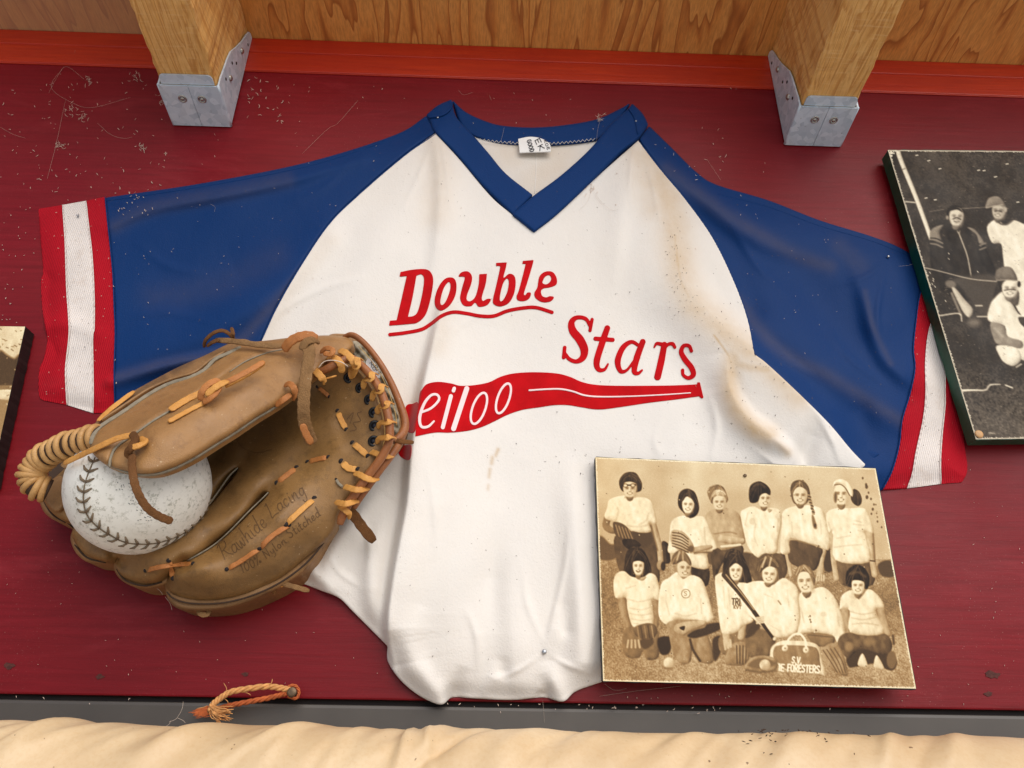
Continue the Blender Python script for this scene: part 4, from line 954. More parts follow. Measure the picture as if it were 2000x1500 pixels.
lace('lace_tail_edge', [(440, 756, 99.5), (464, 744, 99.5), (494, 727, 97.5), (517, 710, 95)], 5, M_LACE, gl, None, 0, 2.4, 98)
lace('lace', [(556, 752, 80), (566, 750, 85), (574, 758, 87), (577, 770, 84), (572, 780, 78)], 13, M_LACER, gl, None, 0, 2.6, 82)
lace('lace', [(538, 792, 80), (552, 782, 84), (568, 770, 83)], 13, M_LACER, gl, None, 0, 3.0, 82)
# ---- big suede thong over the wrist
lace('lace', [(420, 664, 60), (460, 667, 66), (510, 674, 70), (555, 676, 72)], 13, M_SUEDE, gl, None, 0, 3.0, 68)
lace('knot', [(554, 684, 73), (566, 668, 78), (584, 658, 80), (604, 656, 80), (618, 664, 78)], 22, M_LACER, gl, None, 0, 4.0, 76)
lace('knot', [(622, 668, 76), (612, 664, 82), (598, 668, 84), (588, 684, 82)], 17, M_SUEDE, gl, None, 0, 4.0, 80)
lace('lace_tail', [(600, 668, 80), (604, 690, 84), (600, 720, 86), (595, 755, 86), (593, 790, 83), (594, 820, 78), (601, 845, 72), (610, 868, 66)], 25, M_SUEDE, gl, None, 0, 3.4, 80, n=8)
lace('lace_tail_end', [(590, 828, 78), (598, 848, 74), (609, 867, 69)], 14, M_LACER, gl, None, 0, 2.4, 78)
lace('loop', [(398, 678, 56), (402, 664, 62), (418, 650, 66), (436, 646, 66), (452, 656, 63), (456, 668, 58)], 8, M_SUEDED, gl, None, 0, 2.8, 62)
lace('loop', [(452, 640, 62), (455, 652, 64), (454, 664, 60)], 8, M_SUEDED, gl, None, 0, 2.8, 62)
lace('loop', [(404, 676, 58), (416, 668, 63), (428, 664, 64)], 9, M_SUEDED, gl, None, 0, 2.6, 62)
# ---- heel: rolled edges laced together
R1 = [(616, 733, 62), (640, 720, 66), (662, 708, 67), (684, 700, 66), (706, 714, 66), (728, 738, 67), (745, 768, 68), (755, 800, 69), (761, 835, 68), (759, 865, 66), (744, 895, 63), (724, 922, 60), (702, 952, 57), (680, 985, 53), (668, 1010, 50), (664, 1024, 48)]
sweep('rolled_heel', path3(R1, None, 6), [.0026]+[.0029]*14+[.0022], [.0026]+[.0029]*14+[.0022], M_ROLL, gl, 14, stain=.1)
R2 = [(640, 712, 58), (668, 699, 62), (690, 700, 60), (712, 722, 60), (738, 752, 60)]
sweep('rolled_heel', path3(R2, None, 6), .0024, .0024, M_ROLL, gl, 12)
R3 = [(789, 838, 44), (780, 866, 50), (762, 892, 56), (742, 918, 55), (722, 945, 53), (702, 972, 50), (690, 990, 47)]
sweep('rolled_heel', path3(R3, None, 6), .0027, .0027, M_ROLL, gl, 14, stain=.2)
lace('heel_stitching', [(684, 716), (706, 730), (724, 752), (738, 780), (747, 810), (751, 840), (749, 868), (738, 888)], 1.6, M_THREAD, gl, GP, -1.5, .6, 58)
lace('heel_stitching', [(722, 915), (700, 944), (678, 976), (662, 1004), (657, 1020)], 1.6, M_THREAD, gl, GP, -4.0, .6, 50)
eyes = [(682, 738), (705, 758), (722, 781), (731, 806), (732, 832), (730, 862)]
over = [(700, 700), (729, 728), (748, 752), (760, 785), (765, 822), (764, 852)]
for (ex, ey), (ox, oy) in zip(eyes, over):
    c = U1(ex, ey, float(GP(ex, ey))+.2)
    nn = (camp-c).normalized(); e = torus('eyelet', c, nn, .0030, .0011, M_EYE, gl, 26, 8, .7)
    lathe('eyelet_hole', [(.0022, .0), (.0002, .0003)], c, nn, M_INK, e, 14)
    mx, my = (ex+ox)/2+2, (ey+oy)/2-2
    d0 = float(GP(ex, ey))
    lace('lace', [(ex+4, ey+2, d0+.5), (mx-6, my+1, d0+6), (mx+6, my, 72.5), (ox-2, oy, 71.5), (ox+8, oy+3, 60)], 13, M_LACE, gl, None, 0, 2.4, 66, n=5)
for q in ([(662, 684, 62), (676, 690, 68), (690, 706, 70), (694, 720, 66), (688, 736, 58)], [(640, 698, 62), (655, 700, 70), (666, 712, 71), (667, 728, 66)], [(612, 722, 64), (620, 728, 70), (630, 740, 70), (633, 748, 64)]):
    lace('lace', q, 15, M_LACE, gl, None, 0, 2.6, 66)
lace('knot', [(626, 688, 64), (638, 680, 70), (650, 684, 72), (646, 692, 72), (632, 690, 70)], 11, M_LACER, gl, None, 0, 3.0, 66)
lace('loose_thread', [(636, 740, 66), (650, 736, 68), (657, 734, 66)], 4, M_LACE, gl, None, 0, 1.2, 66)
lace('loose_thread', [(622, 718, 70), (634, 706, 72), (652, 704, 73), (668, 708, 73), (680, 716, 70)], 2, M_WEB, gl, None, 0, .6, 66)
for a, b in (((724, 882), (768, 890)), ((693, 924), (737, 936)), ((673, 950), (718, 955)), ((656, 980), (697, 980))):
    (x0, y0), (x1, y1) = a, b; mx, my = (x0+x1)/2, (y0+y1)/2+2
    d0 = float(GP(x0, y0))
    lace('lace', [(x0-1, y0, 53), (x0+9, y0+3, 60), (mx, my+2, 63), (x1-9, y1+1, 60), (x1+2, y1-2, 52)], 12, M_LACE, gl, None, 0, 2.6, 58)
lace('lace', [(662, 988, 54), (674, 996, 58), (682, 1004, 56), (680, 1012, 50)], 11, M_LACE, gl, None, 0, 2.6, 54)
# stitches of lace through the palm
for q, w_, m_ in (([(621, 756), (632, 765), (642, 774)], 8, M_LACER), ([(660, 804), (666, 820), (676, 838)], 11, M_LACE), ([(542, 942), (560, 928), (578, 914)], 11, M_LACER), ([(602, 902), (620, 897), (640, 893)], 10, M_LACER), ([(690, 866), (702, 876), (718, 890)], 12, M_LACE), ([(668, 902), (680, 914), (698, 917)], 13, M_LACE),
              ([(657, 937), (662, 945), (669, 951)], 6, M_FELT), ([(444, 1111), (472, 1095), (507, 1071)], 9, M_LACER), ([(508, 1070), (530, 1048), (563, 1026)], 10, M_LACER), ([(559, 1023), (584, 1000), (613, 974)], 11, M_LACE), ([(286, 1114), (310, 1108), (340, 1103), (376, 1101)], 9, M_LACER), ([(330, 1096), (334, 1110), (338, 1128)], 10, M_LACER)):
    lace('palm_lace', q, w_, m_, gl, GP, .9 if w_ != 10 or q[0][0] != 330 else .3, 2.2, 48)
    for e_, g_ in ((q[0], q[1]), (q[-1], q[-2])):
        v = np.array(e_, float)-np.array(g_, float); v /= np.linalg.norm(v); x, y = np.array(e_)+v*1.5
        c = U1(x, y, float(GP(x, y))-.25); lathe('lace_hole', [(pxm(w_, 48)*.5, 0), (pxm(w_, 48)*.48, .0004), (.0001, .0005)], c, (camp-c).normalized(), M_DARKGAP, gl, 10)
# tails hanging off the back
lace('lace_tail', [(672, 985, 40), (690, 1005, 38), (708, 1030, 34), (731, 1058, 28)], 19, M_SUEDED, gl, None, 0, 2.4, 36)
lace('lace_tail', [(536, 1128, 26), (556, 1140, 28), (582, 1148, 26), (604, 1154, 22)], 9, M_SUEDE, gl, None, 0, 2.4, 26)
lace('lace_tail', [(562, 1112, 24), (560, 1128, 24), (548, 1146, 26)], 9, M_LACE, gl, None, 0, 2.2, 26)
lace('lace_tail', [(538, 1128, 24), (534, 1142, 26), (536, 1160, 24)], 9, M_SUEDED, gl, None, 0, 2.2, 26)
lace('knot', [(386, 1188, 22), (392, 1199, 24), (404, 1200, 24), (410, 1190, 22)], 9, M_SUEDE, gl, None, 0, 2.6, 24)
lace('lace_tail', [(766, 858, 52), (782, 862, 54), (808, 864, 50)], 9, M_SUEDED, gl, None, 0, 2.4, 50)
# ---- wrist: back flap with wool lining and rolled rim
FL = cr([(640, 660), (672, 652), (706, 662), (740, 698), (770, 748), (790, 800), (794, 836), (778, 866), (750, 880), (720, 800), (670, 720)], True)
panel('wrist_flap', FL, lambda x, y: np.zeros(np.shape(x))+30+.02*(x-640)*0, M_BACK, gl, 3, 24, (8, 4))
panel('wool_lining', cr([(688, 668), (706, 672), (732, 702), (758, 750), (776, 800), (780, 836), (764, 856), (756, 800), (720, 730), (690, 700)], True), lambda x, y: 33+1.6*np.sin(x/5.1+y/7)*np.sin(y/4.3)+1.2*np.sin(x/2.7-y/3.1), M_WOOL, gl, 1.6, 3, (5, 2))
RM = [(672, 658, 42), (686, 654, 45), (702, 662, 46), (722, 682, 46), (744, 712, 46), (764, 748, 46), (780, 786, 46), (790, 818, 47), (790, 838, 48), (782, 852, 50), (768, 862, 52)]
sweep('rolled_rim', path3(RM, None, 8), [.0016, .0022, .0023, .0023, .0025, .0027, .0030, .0032, .0026], [.0018, .0025, .0025, .0025, .0025, .0026, .0028, .003, .0026], M_ROLL, gl, 14, stain=.15)
lace('rim_stitching', [(700, 676), (722, 700), (744, 733), (760, 768), (772, 806), (775, 832)], 1.5, M_THREAD, gl, lambda x, y: np.zeros(np.shape(x))+45, 0, .6, 46)
tg = panel('sewn_tag', cr([(716, 702), (716, 702), (724, 700), (742, 724), (742, 738), (742, 738), (734, 736), (722, 722), (715, 712)], True), lambda x, y: np.zeros(np.shape(x))+40, M_LABEL, gl, 1.2, .6)
strokes('tag_print', lettering('INT', (730, 714), (740, 734), 6, 0)+lettering('RO', (721, 708), (731, 726), 6, 0), .9, lambda x, y: np.zeros(np.shape(x))+40, M_INK, tg, .3)
# ---- stamped lettering
def arc_text(t, pts, h, slant=.1):
    P = cr(pts, n=12); Ls = np.r_[0, np.cumsum(np.linalg.norm(np.diff(P, axis=0), axis=1))]
    flat = lettering(t, (0, 0), (Ls[-1], 0), h, slant); out = []
    for s_ in flat:
        q = []
        for a, b in s_:
            x = np.interp(a, Ls, P[:, 0]); y = np.interp(a, Ls, P[:, 1]); x2 = np.interp(min(a+3, Ls[-1]), Ls, P[:, 0]); y2 = np.interp(min(a+3, Ls[-1]), Ls, P[:, 1])
            x1 = np.interp(max(a-3, 0), Ls, P[:, 0]); y1 = np.interp(max(a-3, 0), Ls, P[:, 1])
            u = np.array([x2-x1, y2-y1]); u /= np.linalg.norm(u)+1e-9; q.append((x-u[1]*b*1.0*1, y+u[0]*b))
        out.append(np.array(q))
    return out
strokes('stamped_lettering', arc_text('Rawhide', [(437, 1094), (470, 1072), (500, 1045), (525, 1024)], 34), 1.7, GP, M_STAMP, gl, .22)
strokes('stamped_lettering', arc_text('Lacing', [(531, 1013), (556, 992), (600, 962)], 30), 1.7, GP, M_STAMP, gl, .22)
strokes('stamped_lettering', arc_text('100% Nylon', [(472, 1120), (500, 1106), (530, 1084), (562, 1058)], 17), 1.5, GP, M_STAMP, gl, .22)
strokes('stamped_lettering', arc_text('Stitched', [(566, 1052), (596, 1030), (628, 1005)], 19), 1.6, GP, M_STAMP, gl, .22)
strokes('stamped_lettering', [cr([(458, 838), (464, 862), (480, 878), (505, 884), (530, 878)], n=6)], 1.6, GP, M_STAMP, gl, .2)
strokes('stamped_lettering', [cr([(684, 842), (696, 838), (690, 826), (704, 822), (698, 808), (706, 804)], n=6), cr([(678, 818), (690, 806), (684, 826)], n=5)], 1.6, GP, M_STAMP, gl, .2)

# =================================================================== photographs
class Canvas:
    """a print drawn as tones on a fine mesh: X, Y are photo pixels, L the tone 0..1"""
    def __init__(s, quad, nu, nv, seed=1):
        q = np.array(quad, float); s.nu, s.nv = nu, nv
        # projective map of the unit square onto the quad so that straight stays straight
        A, b = [], []
        for (u, v), (x, y) in zip(((0, 0), (1, 0), (1, 1), (0, 1)), q):
            A.append([u, v, 1, 0, 0, 0, -u*x, -v*x]); b.append(x); A.append([0, 0, 0, u, v, 1, -u*y, -v*y]); b.append(y)
        h = np.r_[np.linalg.solve(np.array(A), np.array(b)), 1].reshape(3, 3)
        u, v = np.meshgrid(np.linspace(0, 1, nu), np.linspace(0, 1, nv)); s.u, s.v = u, v
        p = np.stack([u, v, np.ones_like(u)], -1) @ h.T; s.X, s.Y = p[..., 0]/p[..., 2], p[..., 1]/p[..., 2]
        s.L = np.full(u.shape, .5); s.rng = np.random.RandomState(seed)
    def tex(s):
        if not hasattr(s, '_t'):
            L0 = s.L; out = []
            for a_, b_ in ((7, 16), (4, 6)):
                n_ = s.rng.rand(int(s.nv/b_)+3, int(s.nu/a_)+3); yi = np.arange(s.nv)/b_; xi = np.arange(s.nu)/a_; y0 = yi.astype(int); x0 = xi.astype(int)
                fy = (yi-y0)[:, None]; fx = (xi-x0)[None]; fx = fx*fx*(3-2*fx); fy = fy*fy*(3-2*fy)
                a = n_[y0][:, x0]*(1-fx)+n_[y0][:, x0+1]*fx; b = n_[y0+1][:, x0]*(1-fx)+n_[y0+1][:, x0+1]*fx
                out.append((a*(1-fy)+b*fy-.6)*2)
            s._t = out
        return s._t
    def blur(s, n_=1):
        for _ in range(n_):
            p = np.pad(s.L, 1, mode='edge'); s.L = (p[:-2, 1:-1]+p[2:, 1:-1]+p[1:-1, :-2]+p[1:-1, 2:]+2*p[1:-1, 1:-1])/6
    def win(s, box_, m):
        k = (s.X > box_[0]-m) & (s.X < box_[2]+m) & (s.Y > box_[1]-m) & (s.Y < box_[3]+m)
        r = np.where(k.any(1))[0]; c = np.where(k.any(0))[0]
        if len(r) == 0 or len(c) == 0: return None
        return slice(r[0], r[-1]+1), slice(c[0], c[-1]+1)
    def put(s, f, v, soft=1.0, a=1.0, lo=None):
        w_ = s.win(f.box, soft*3+1)
        if w_ is None: return
        d = f(s.X[w_], s.Y[w_]); k = np.clip(.5-d/(2*soft), 0, 1)*a
        if soft < 1.25 and a == 1.0 and min(d.shape) > 3 and d.min() < -2.5:      # rounded shading, lit from the upper left
            gy, gx = np.gradient(d); m = np.hypot(gx, gy)+1e-9; wd = min(-d.min(), 11)
            e = np.exp(np.minimum(d, 0)/(wd*.42)); sh = (gx*.75+gy*.65)/m
            v = v-(.07+.27*np.clip(sh, -.25, 1))*e*(.35+v*.75)
            if d.min() < -4.5:                                                         # cloth and hair are never one flat tone
                t1, t2 = s.tex(); o1 = s.rng.randint(0, 40); v = v+(t1[w_]*.05+t2[w_]*.04)*(1.0 if v.mean() > .25 else 1.3)
        s.L[w_] = s.L[w_]*(1-k)+v*k
    def noise(s, sc_, amp, mask=None):
        n_ = s.rng.rand(int(s.nv/sc_)+3, int(s.nu/sc_)+3)
        yi = np.arange(s.nv)/sc_; xi = np.arange(s.nu)/sc_; y0 = yi.astype(int); x0 = xi.astype(int); fy = (yi-y0)[:, None]; fx = (xi-x0)[None]
        a = n_[y0][:, x0]*(1-fx)+n_[y0][:, x0+1]*fx; b = n_[y0+1][:, x0]*(1-fx)+n_[y0+1][:, x0+1]*fx
        r = (a*(1-fy)+b*fy-.5)*2*amp
        s.L = s.L+(r if mask is None else r*mask)
def pen(cv, ox, oy, sc_):
    T = lambda p: [(ox+x/sc_, oy+y/sc_) for x, y in p]
    class Q: pass
    q = Q()
    q.poly = lambda p, v, soft=.9, a=1.0: cv.put(psdf(cr(T(p), True, 4)), v, soft, a)
    q.line = lambda p, w_, v, soft=.8, a=1.0: cv.put(lsdf(cr(T(p), n=4), np.interp(np.linspace(0, 1, 4*(len(p)-1)+1), np.linspace(0, 1, len(w_)), w_)/sc_ if not np.isscalar(w_) else w_/sc_), v, soft, a)
    def ell(cx, cy, rx, ry, v, rot=0.0, soft=.9, a=1.0):
        t = np.linspace(0, 2*math.pi, 22, endpoint=False); c_, s_ = math.cos(rot), math.sin(rot)
        P = [(cx+rx*math.cos(k)*c_-ry*math.sin(k)*s_, cy+rx*math.cos(k)*s_+ry*math.sin(k)*c_) for k in t]
        cv.put(psdf(np.array(T(P))), v, soft, a)
    q.ell = ell
    def face(cx, cy, w_, h_, tone=.82, rot=0.0, turn=0.0, smile=True, teeth=True, shade=1, sq=1.0):
        """head of half width w_, half height h_; turn shifts the features sideways"""
        c_, s_ = math.cos(rot), math.sin(rot)
        R_ = lambda x, y: (cx+x*w_*c_-y*h_*s_, cy+x*w_*s_+y*h_*c_)
        E = lambda x, y, a, b, v, so=.8, al=1.0: ell(*R_(x, y), a*w_, b*h_, v, rot, so, al)
        E(0, .98, .50, .42, tone*.60, 1.2)                          # neck in shade
        egg = [R_(x, y) for x, y in ((0, -1.02), (.55, -.9), (.92, -.45), (.95, .05), (.82, .45), (.55, .82), (0, 1.02), (-.55, .82), (-.82, .45), (-.95, .05), (-.92, -.45), (-.55, -.9))]
        q.poly(egg, min(1, tone*1.04), 1.3)
        E(.70*shade, .15, .30, .85, tone*.78, 3.0, .6)              # shaded cheek
        E(-.2*shade, -.55, .55, .22, min(1, tone*1.08), 2.5, .6)    # lit forehead
        for sx in (-1, 1):
            E(turn+sx*.40, -.10, .30, .13, tone*.66, 1.8, .7); E(turn+sx*.40, -.20, .24, .04, tone*.36, .9, .6); E(turn+sx*.38, -.05, .13, .045, tone*.26, .8, .65)
            E(turn+sx*.48, .26, .20, .14, min(1, tone*1.05), 2.5, .45)
        E(turn-.04*shade, .08, .09, .24, min(1, tone*1.1), 1.5, .7); E(turn+.16*shade, .14, .07, .22, tone*.68, 1.5, .6); E(turn+.02, .30, .17, .045, tone*.48, .9, .65)
        q.line([R_(turn-.34, .47), R_(turn, .59 if smile else .54), R_(turn+.34, .46)], h_*.12, tone*.34, .8, .8)
        if teeth: q.line([R_(turn-.22, .505), R_(turn, .57), R_(turn+.22, .50)], h_*.085, 1.0, .6, .95)
        E(turn, .68, .24, .045, tone*.72, 1.2, .6); E(turn, .82, .26, .10, min(1, tone*1.04), 1.6, .5); E(0, 1.0, .55, .10, tone*.55, 1.6, .6)
    q.face = face
    def hair(p, v, n_=34, hi=.34, lo=-.08, top=None):
        f = psdf(cr(T(p), True, 4)); P = np.array(p, float); c_ = P.mean(0); t_ = np.array(top, float) if top is not None else np.array([c_[0], P[:, 1].min()])
        cv.put(f, v, 1.0)
        for _ in range(n_):
            e = P[cv.rng.randint(len(P))]+cv.rng.uniform(-14, 14, 2); m_ = (t_+e)/2+(e-c_)*.22+cv.rng.uniform(-8, 8, 2); a_ = t_+cv.rng.uniform(-22, 22, 2)
            g = lsdf(cr(T([a_, m_, e]), n=4), cv.rng.uniform(3, 9)/sc_); w_ = cv.win(g.box, 2)
            if w_ is None: continue
            k = np.clip(.5-g(cv.X[w_], cv.Y[w_])/1.2, 0, 1)*np.clip(.5-f(cv.X[w_], cv.Y[w_])/1.4, 0, 1)*.6
            cv.L[w_] = cv.L[w_]*(1-k)+(v+(hi if cv.rng.rand() < .45 else lo)*cv.rng.uniform(.3, 1))*k
    q.hair = hair
    def folds(p, n_=5, w_=8, v=.75, a=.5):
        for _ in range(1): pass
        for l in p: q.line(l, w_, v, 1.6, a)
    q.folds = folds
    q.text = lambda t, p0, p1, h, w_, v: [cv.put(lsdf(s_, w_/sc_), v, .6) for s_ in lettering(t, T([p0])[0], T([p1])[0], h/sc_, 0)]
    return q
SEP = [(0, (30, 20, 12)), (.15, (58, 42, 28)), (.35, (104, 78, 50)), (.55, (158, 124, 80)), (.72, (202, 174, 130)), (.9, (240, 224, 184)), (1, (250, 240, 212))]
GRYS = [(0, (24, 18, 14)), (.15, (50, 42, 34)), (.35, (98, 86, 72)), (.55, (146, 132, 112)), (.72, (188, 174, 150)), (.9, (236, 224, 196)), (1, (250, 242, 220))]
def build_print(name, cv, depth, ramp_, mat, parent):
    L = np.clip(cv.L, 0, 1).ravel(); xs = [p for p, _ in ramp_]; lin = np.array([srgb(c) for _, c in ramp_])
    col = np.stack([np.interp(L, xs, lin[:, k]) for k in range(3)]+[np.ones_like(L)], -1)
    col[:, :3] *= .97
    if hasattr(cv, 'T'): col[:, :3] = col[:, :3]*cv.T.reshape(-1, 3)
    W = U(cv.X.ravel(), cv.Y.ravel(), np.zeros(L.shape)+depth)
    i = np.arange(cv.nv-1)[:, None]*cv.nu+np.arange(cv.nu-1)[None]
    Fc = np.stack([i, i+cv.nu, i+cv.nu+1, i+1], -1).reshape(-1, 4)
    me = bpy.data.meshes.new(name); me.vertices.add(len(W)); me.vertices.foreach_set('co', W.ravel())
    me.loops.add(Fc.size); me.loops.foreach_set('vertex_index', Fc.ravel()); me.polygons.add(len(Fc))
    me.polygons.foreach_set('loop_start', np.arange(0, Fc.size, 4)); me.polygons.foreach_set('loop_total', np.full(len(Fc), 4))
    me.update(); me.validate()
    a = me.color_attributes.new('Col', 'FLOAT_COLOR', 'POINT'); a.data.foreach_set('color', col.astype(np.float32).ravel())
    return link(name, me, mat, parent)
def board(parent, quad, dfront, thick, mat, grow=1.004):
    q = U(np.array([p[0] for p in quad]), np.array([p[1] for p in quad]), np.full(4, dfront)); c = q.mean(0); q = c+(q-c)*grow
    # slightly worn, uneven outline
    P = []
    for k in range(4):
        a, b = q[k], q[(k+1) % 4]
        for t in np.linspace(.004, .996, 40): P.append(a+(b-a)*t+np.array([random.gauss(0, .00018), 0, random.gauss(0, .00018)]))
    return extrude_poly('backing_board', P, (0, thick/1000., 0), mat, parent)
# ---------------- team photograph, lower right
PD = 21.0
ph = thing('photograph', U1(1476, 1338, PD), 'sepia team photograph of twelve women and girls on a thin black board', 'photograph', 'team photographs on the wall')
board(ph, PHQ, PD-.25, 5.5, M_BLACKB)
cv = Canvas(PHQ, 520, 372, 5)
Y, X = cv.Y, cv.X
cv.L = np.where(Y < 1092, .765-.06*cv.v, .62-.0*cv.v)
cv.noise(60, .05); cv.noise(20, .03)
gm = np.clip((Y-1085)/12, 0, 1)
cv.L = cv.L-.10*gm*np.exp(-((Y-1180)/70)**2); cv.noise(2.0, .07, gm); cv.noise(7, .05, gm)
k = cv.rng.rand(cv.nv, cv.nu); cv.L += gm*(k-.5)*.2
A = pen(cv, 1150, 880, 5.714); B = pen(cv, 1450, 880, 5.714); G = pen(cv, 1150, 1100, 5.714); H = pen(cv, 1450, 1100, 5.714)
A.poly([(118, 975), (160, 965), (235, 1040), (300, 1060), (310, 1200), (118, 1210)], .36, 2); A.poly([(815, 1020), (890, 1045), (905, 1150), (905, 1250), (820, 1240)], .2); A.poly([(1330, 1140), (1480, 1150), (1480, 1260), (1330, 1260)], .34, 2)
A.poly([(1690, 1150), (1830, 1160), (1840, 1320), (1700, 1310)], .28, 2); B.poly([(380, 1170), (490, 1165), (500, 1330), (420, 1310)], .2, 2); B.poly([(900, 1090), (1005, 1075), (1010, 1330), (915, 1330)], .2, 2); B.poly([(1510, 1280), (1600, 1225), (1680, 1250), (1700, 1400), (1560, 1400)], .26, 2)
# back row, left to right
A.poly([(290, 960), (480, 900), (690, 905), (745, 1050), (775, 1230), (765, 1497), (430, 1497), (335, 1320), (300, 1180)], .34); A.poly([(480, 910), (690, 910), (720, 1010), (640, 1080), (560, 1060)], .24, 2)
A.line([(205, 760), (192, 840), (250, 890), (330, 900)], [80, 80, 70, 50], .56); A.line([(715, 830), (752, 950), (790, 1100), (805, 1250)], [80, 74, 64, 60], .70); A.line([(690, 840), (720, 960), (760, 1110)], 26, .3, 2, .8); A.ell(800, 1280, 42, 60, .6); A.ell(830, 1290, 26, 50, .15)
A.poly([(235, 545), (390, 500), (430, 530), (580, 520), (660, 540), (712, 600), (758, 805), (680, 815), (692, 905), (560, 915), (400, 862), (300, 805), (178, 750), (205, 640)], .93); A.folds([[(300, 780), (330, 690), (320, 640)], [(670, 700), (640, 780), (560, 830)], [(420, 840), (560, 850), (660, 830)]], w_=22, v=.72)
A.poly([(268, 820), (300, 795), (390, 825), (468, 900), (520, 985), (570, 1060), (470, 1070), (380, 1010), (300, 945)], .34); [A.line([(300+i*36, 830+i*12), (340+i*40, 960+i*14)], 9, .68, .7, .8) for i in range(5)]; A.poly([(370, 1000), (500, 990), (580, 1060), (440, 1100)], .14)
A.hair([(345, 400), (342, 330), (390, 262), (450, 240), (520, 250), (560, 300), (592, 370), (585, 440), (545, 462), (470, 470), (380, 455)], .15, 60, .3); A.face(458, 430, 78, 96, .80, 0, 0, True, True); A.line([(380, 388), (520, 384)], 14, .08, .6); A.ell(408, 390, 30, 24, .1, 0, .6, .5); A.ell(492, 388, 30, 24, .1, 0, .6, .5); A.ell(408, 390, 20, 14, .86); A.ell(492, 388, 20, 14, .8); A.hair([(400, 300), (470, 270), (540, 330), (530, 360), (460, 345), (390, 350)], .16)
A.poly([(1140, 1290), (1335, 1310), (1330, 1497), (1240, 1497), (1150, 1390)], .2); A.poly([(925, 790), (1050, 725), (1130, 755), (1210, 732), (1290, 748), (1360, 880), (1445, 1140), (1320, 1112), (1332, 1315), (1130, 1290), (1010, 1170), (885, 1135), (900, 990)], .93)
A.folds([[(1290, 860), (1300, 1020), (1340, 1080)], [(1130, 1140), (1230, 1160), (1320, 1150)], [(950, 900), (930, 1050)]], w_=16, v=.66); A.line([(1180, 1110), (1270, 1090), (1360, 1075)], [64, 60, 40], .72); A.line([(1180, 1145), (1300, 1135), (1440, 1150)], 18, .3, 1.6, .8)
A.poly([(925, 895), (1030, 895), (1120, 975), (1172, 1080), (1100, 1135), (1000, 1115), (915, 1010)], .74); [A.line([(935, 915+i*30), (1030, 930+i*34), (1110, 990+i*30)], 11, .2, .7, .9) for i in range(6)]; A.ell(1140, 1100, 36, 40, .35, 0, 2)
A.hair([(995, 570), (1010, 480), (1060, 434), (1120, 430), (1185, 470), (1222, 580), (1230, 655), (1200, 722), (1130, 752), (1060, 695), (1008, 635)], .1); A.face(1108, 608, 70, 96, .88, .05); A.hair([(1025, 560), (1050, 490), (1110, 460), (1170, 500), (1190, 600), (1150, 540), (1090, 510), (1050, 560)], .12); A.line([(1115, 440), (1128, 520)], 20, .42, 2, .7)
A.poly([(1385, 1110), (1690, 1050), (1705, 1170), (1500, 1250), (1410, 1450), (1378, 1300)], .3); A.poly([(1305, 720), (1420, 640), (1540, 640), (1660, 690), (1722, 820), (1745, 1000), (1705, 1052), (1480, 1112), (1395, 980), (1330, 830)], .70); A.line([(1480, 985), (1600, 1000), (1715, 1010)], [80, 84, 60], .76); A.line([(1400, 930), (1560, 910), (1650, 930)], 12, .45, 1.5, .7); A.line([(1480, 1070), (1600, 1060), (1690, 1050)], 26, .85)
A.hair([(1345, 540), (1322, 460), (1360, 400), (1430, 380), (1500, 410), (1535, 480), (1555, 545), (1520, 590), (1440, 600), (1375, 590)], .55, 70, .32, -.4); A.face(1458, 580, 74, 86, .8, 0); A.hair([(1380, 520), (1400, 450), (1470, 440), (1530, 490), (1500, 510), (1440, 500)], .72)
B.poly([(100, 1150), (450, 1170), (470, 1420), (140, 1460)], .38); B.poly([(-20, 700), (20, 655), (120, 622), (210, 662), (310, 640), (420, 670), (438, 800), (400, 1000), (385, 1130), (290, 1165), (170, 1195), (60, 1065), (5, 860)], .93); B.folds([[(150, 820), (130, 950), (170, 1060)], [(60, 700), (30, 830)], [(400, 760), (390, 900)]], w_=14, v=.7); B.ell(112, 790, 34, 40, .78, 0, 1.5, .7); B.poly([(280, 650), (330, 660), (300, 692)], .7); B.ell(350, 852, 6, 8, .1)
B.face(240, 540, 70, 96, .82, 0, .25); B.hair([(72, 490), (92, 390), (180, 345), (262, 380), (310, 440), (306, 496), (256, 474), (200, 500), (168, 572), (90, 578)], .08); B.line([(130, 390), (200, 372), (250, 410)], 22, .3, 2.5, .8)
B.line([(500, 1140), (520, 1260), (545, 1390)], [60, 50, 46], .78); B.line([(905, 1130), (880, 1240), (865, 1370)], [66, 60, 80], .78); [B.line([(835+i*24, 1390), (825+i*28, 1450)], 15, .8) for i in range(4)]
B.poly([(535, 1000), (870, 1078), (872, 1200), (800, 1340), (600, 1290), (515, 1210)], .33); B.folds([[(600, 1080), (700, 1150), (760, 1280)], [(780, 1100), (760, 1200)]], w_=10, v=.22); B.poly([(455, 680), (590, 620), (740, 610), (882, 650), (932, 760), (985, 1000), (962, 1110), (860, 1082), (545, 985), (530, 1140), (425, 1130), (440, 850)], .93); B.line([(545, 985), (700, 1030), (865, 1070)], 14, .55, 1.2, .7); B.folds([[(550, 800), (560, 950)], [(870, 780), (880, 930)]], w_=12, v=.7)
B.hair([(536, 430), (556, 362), (620, 330), (692, 348), (742, 420), (752, 520), (700, 600), (600, 600), (560, 560), (542, 480)], .3); B.face(645, 505, 84, 102, .8, 0); B.hair([(548, 440), (580, 380), (640, 350), (720, 390), (750, 480), (700, 430), (640, 400), (590, 425), (556, 480)], .32); B.line([(640, 345), (640, 400)], 8, .75)
for i in range(13): B.ell(742+5*i*.9+4*math.sin(i*2), 500+i*17, 20, 11, .25 if i % 2 else .6, .5, .8)
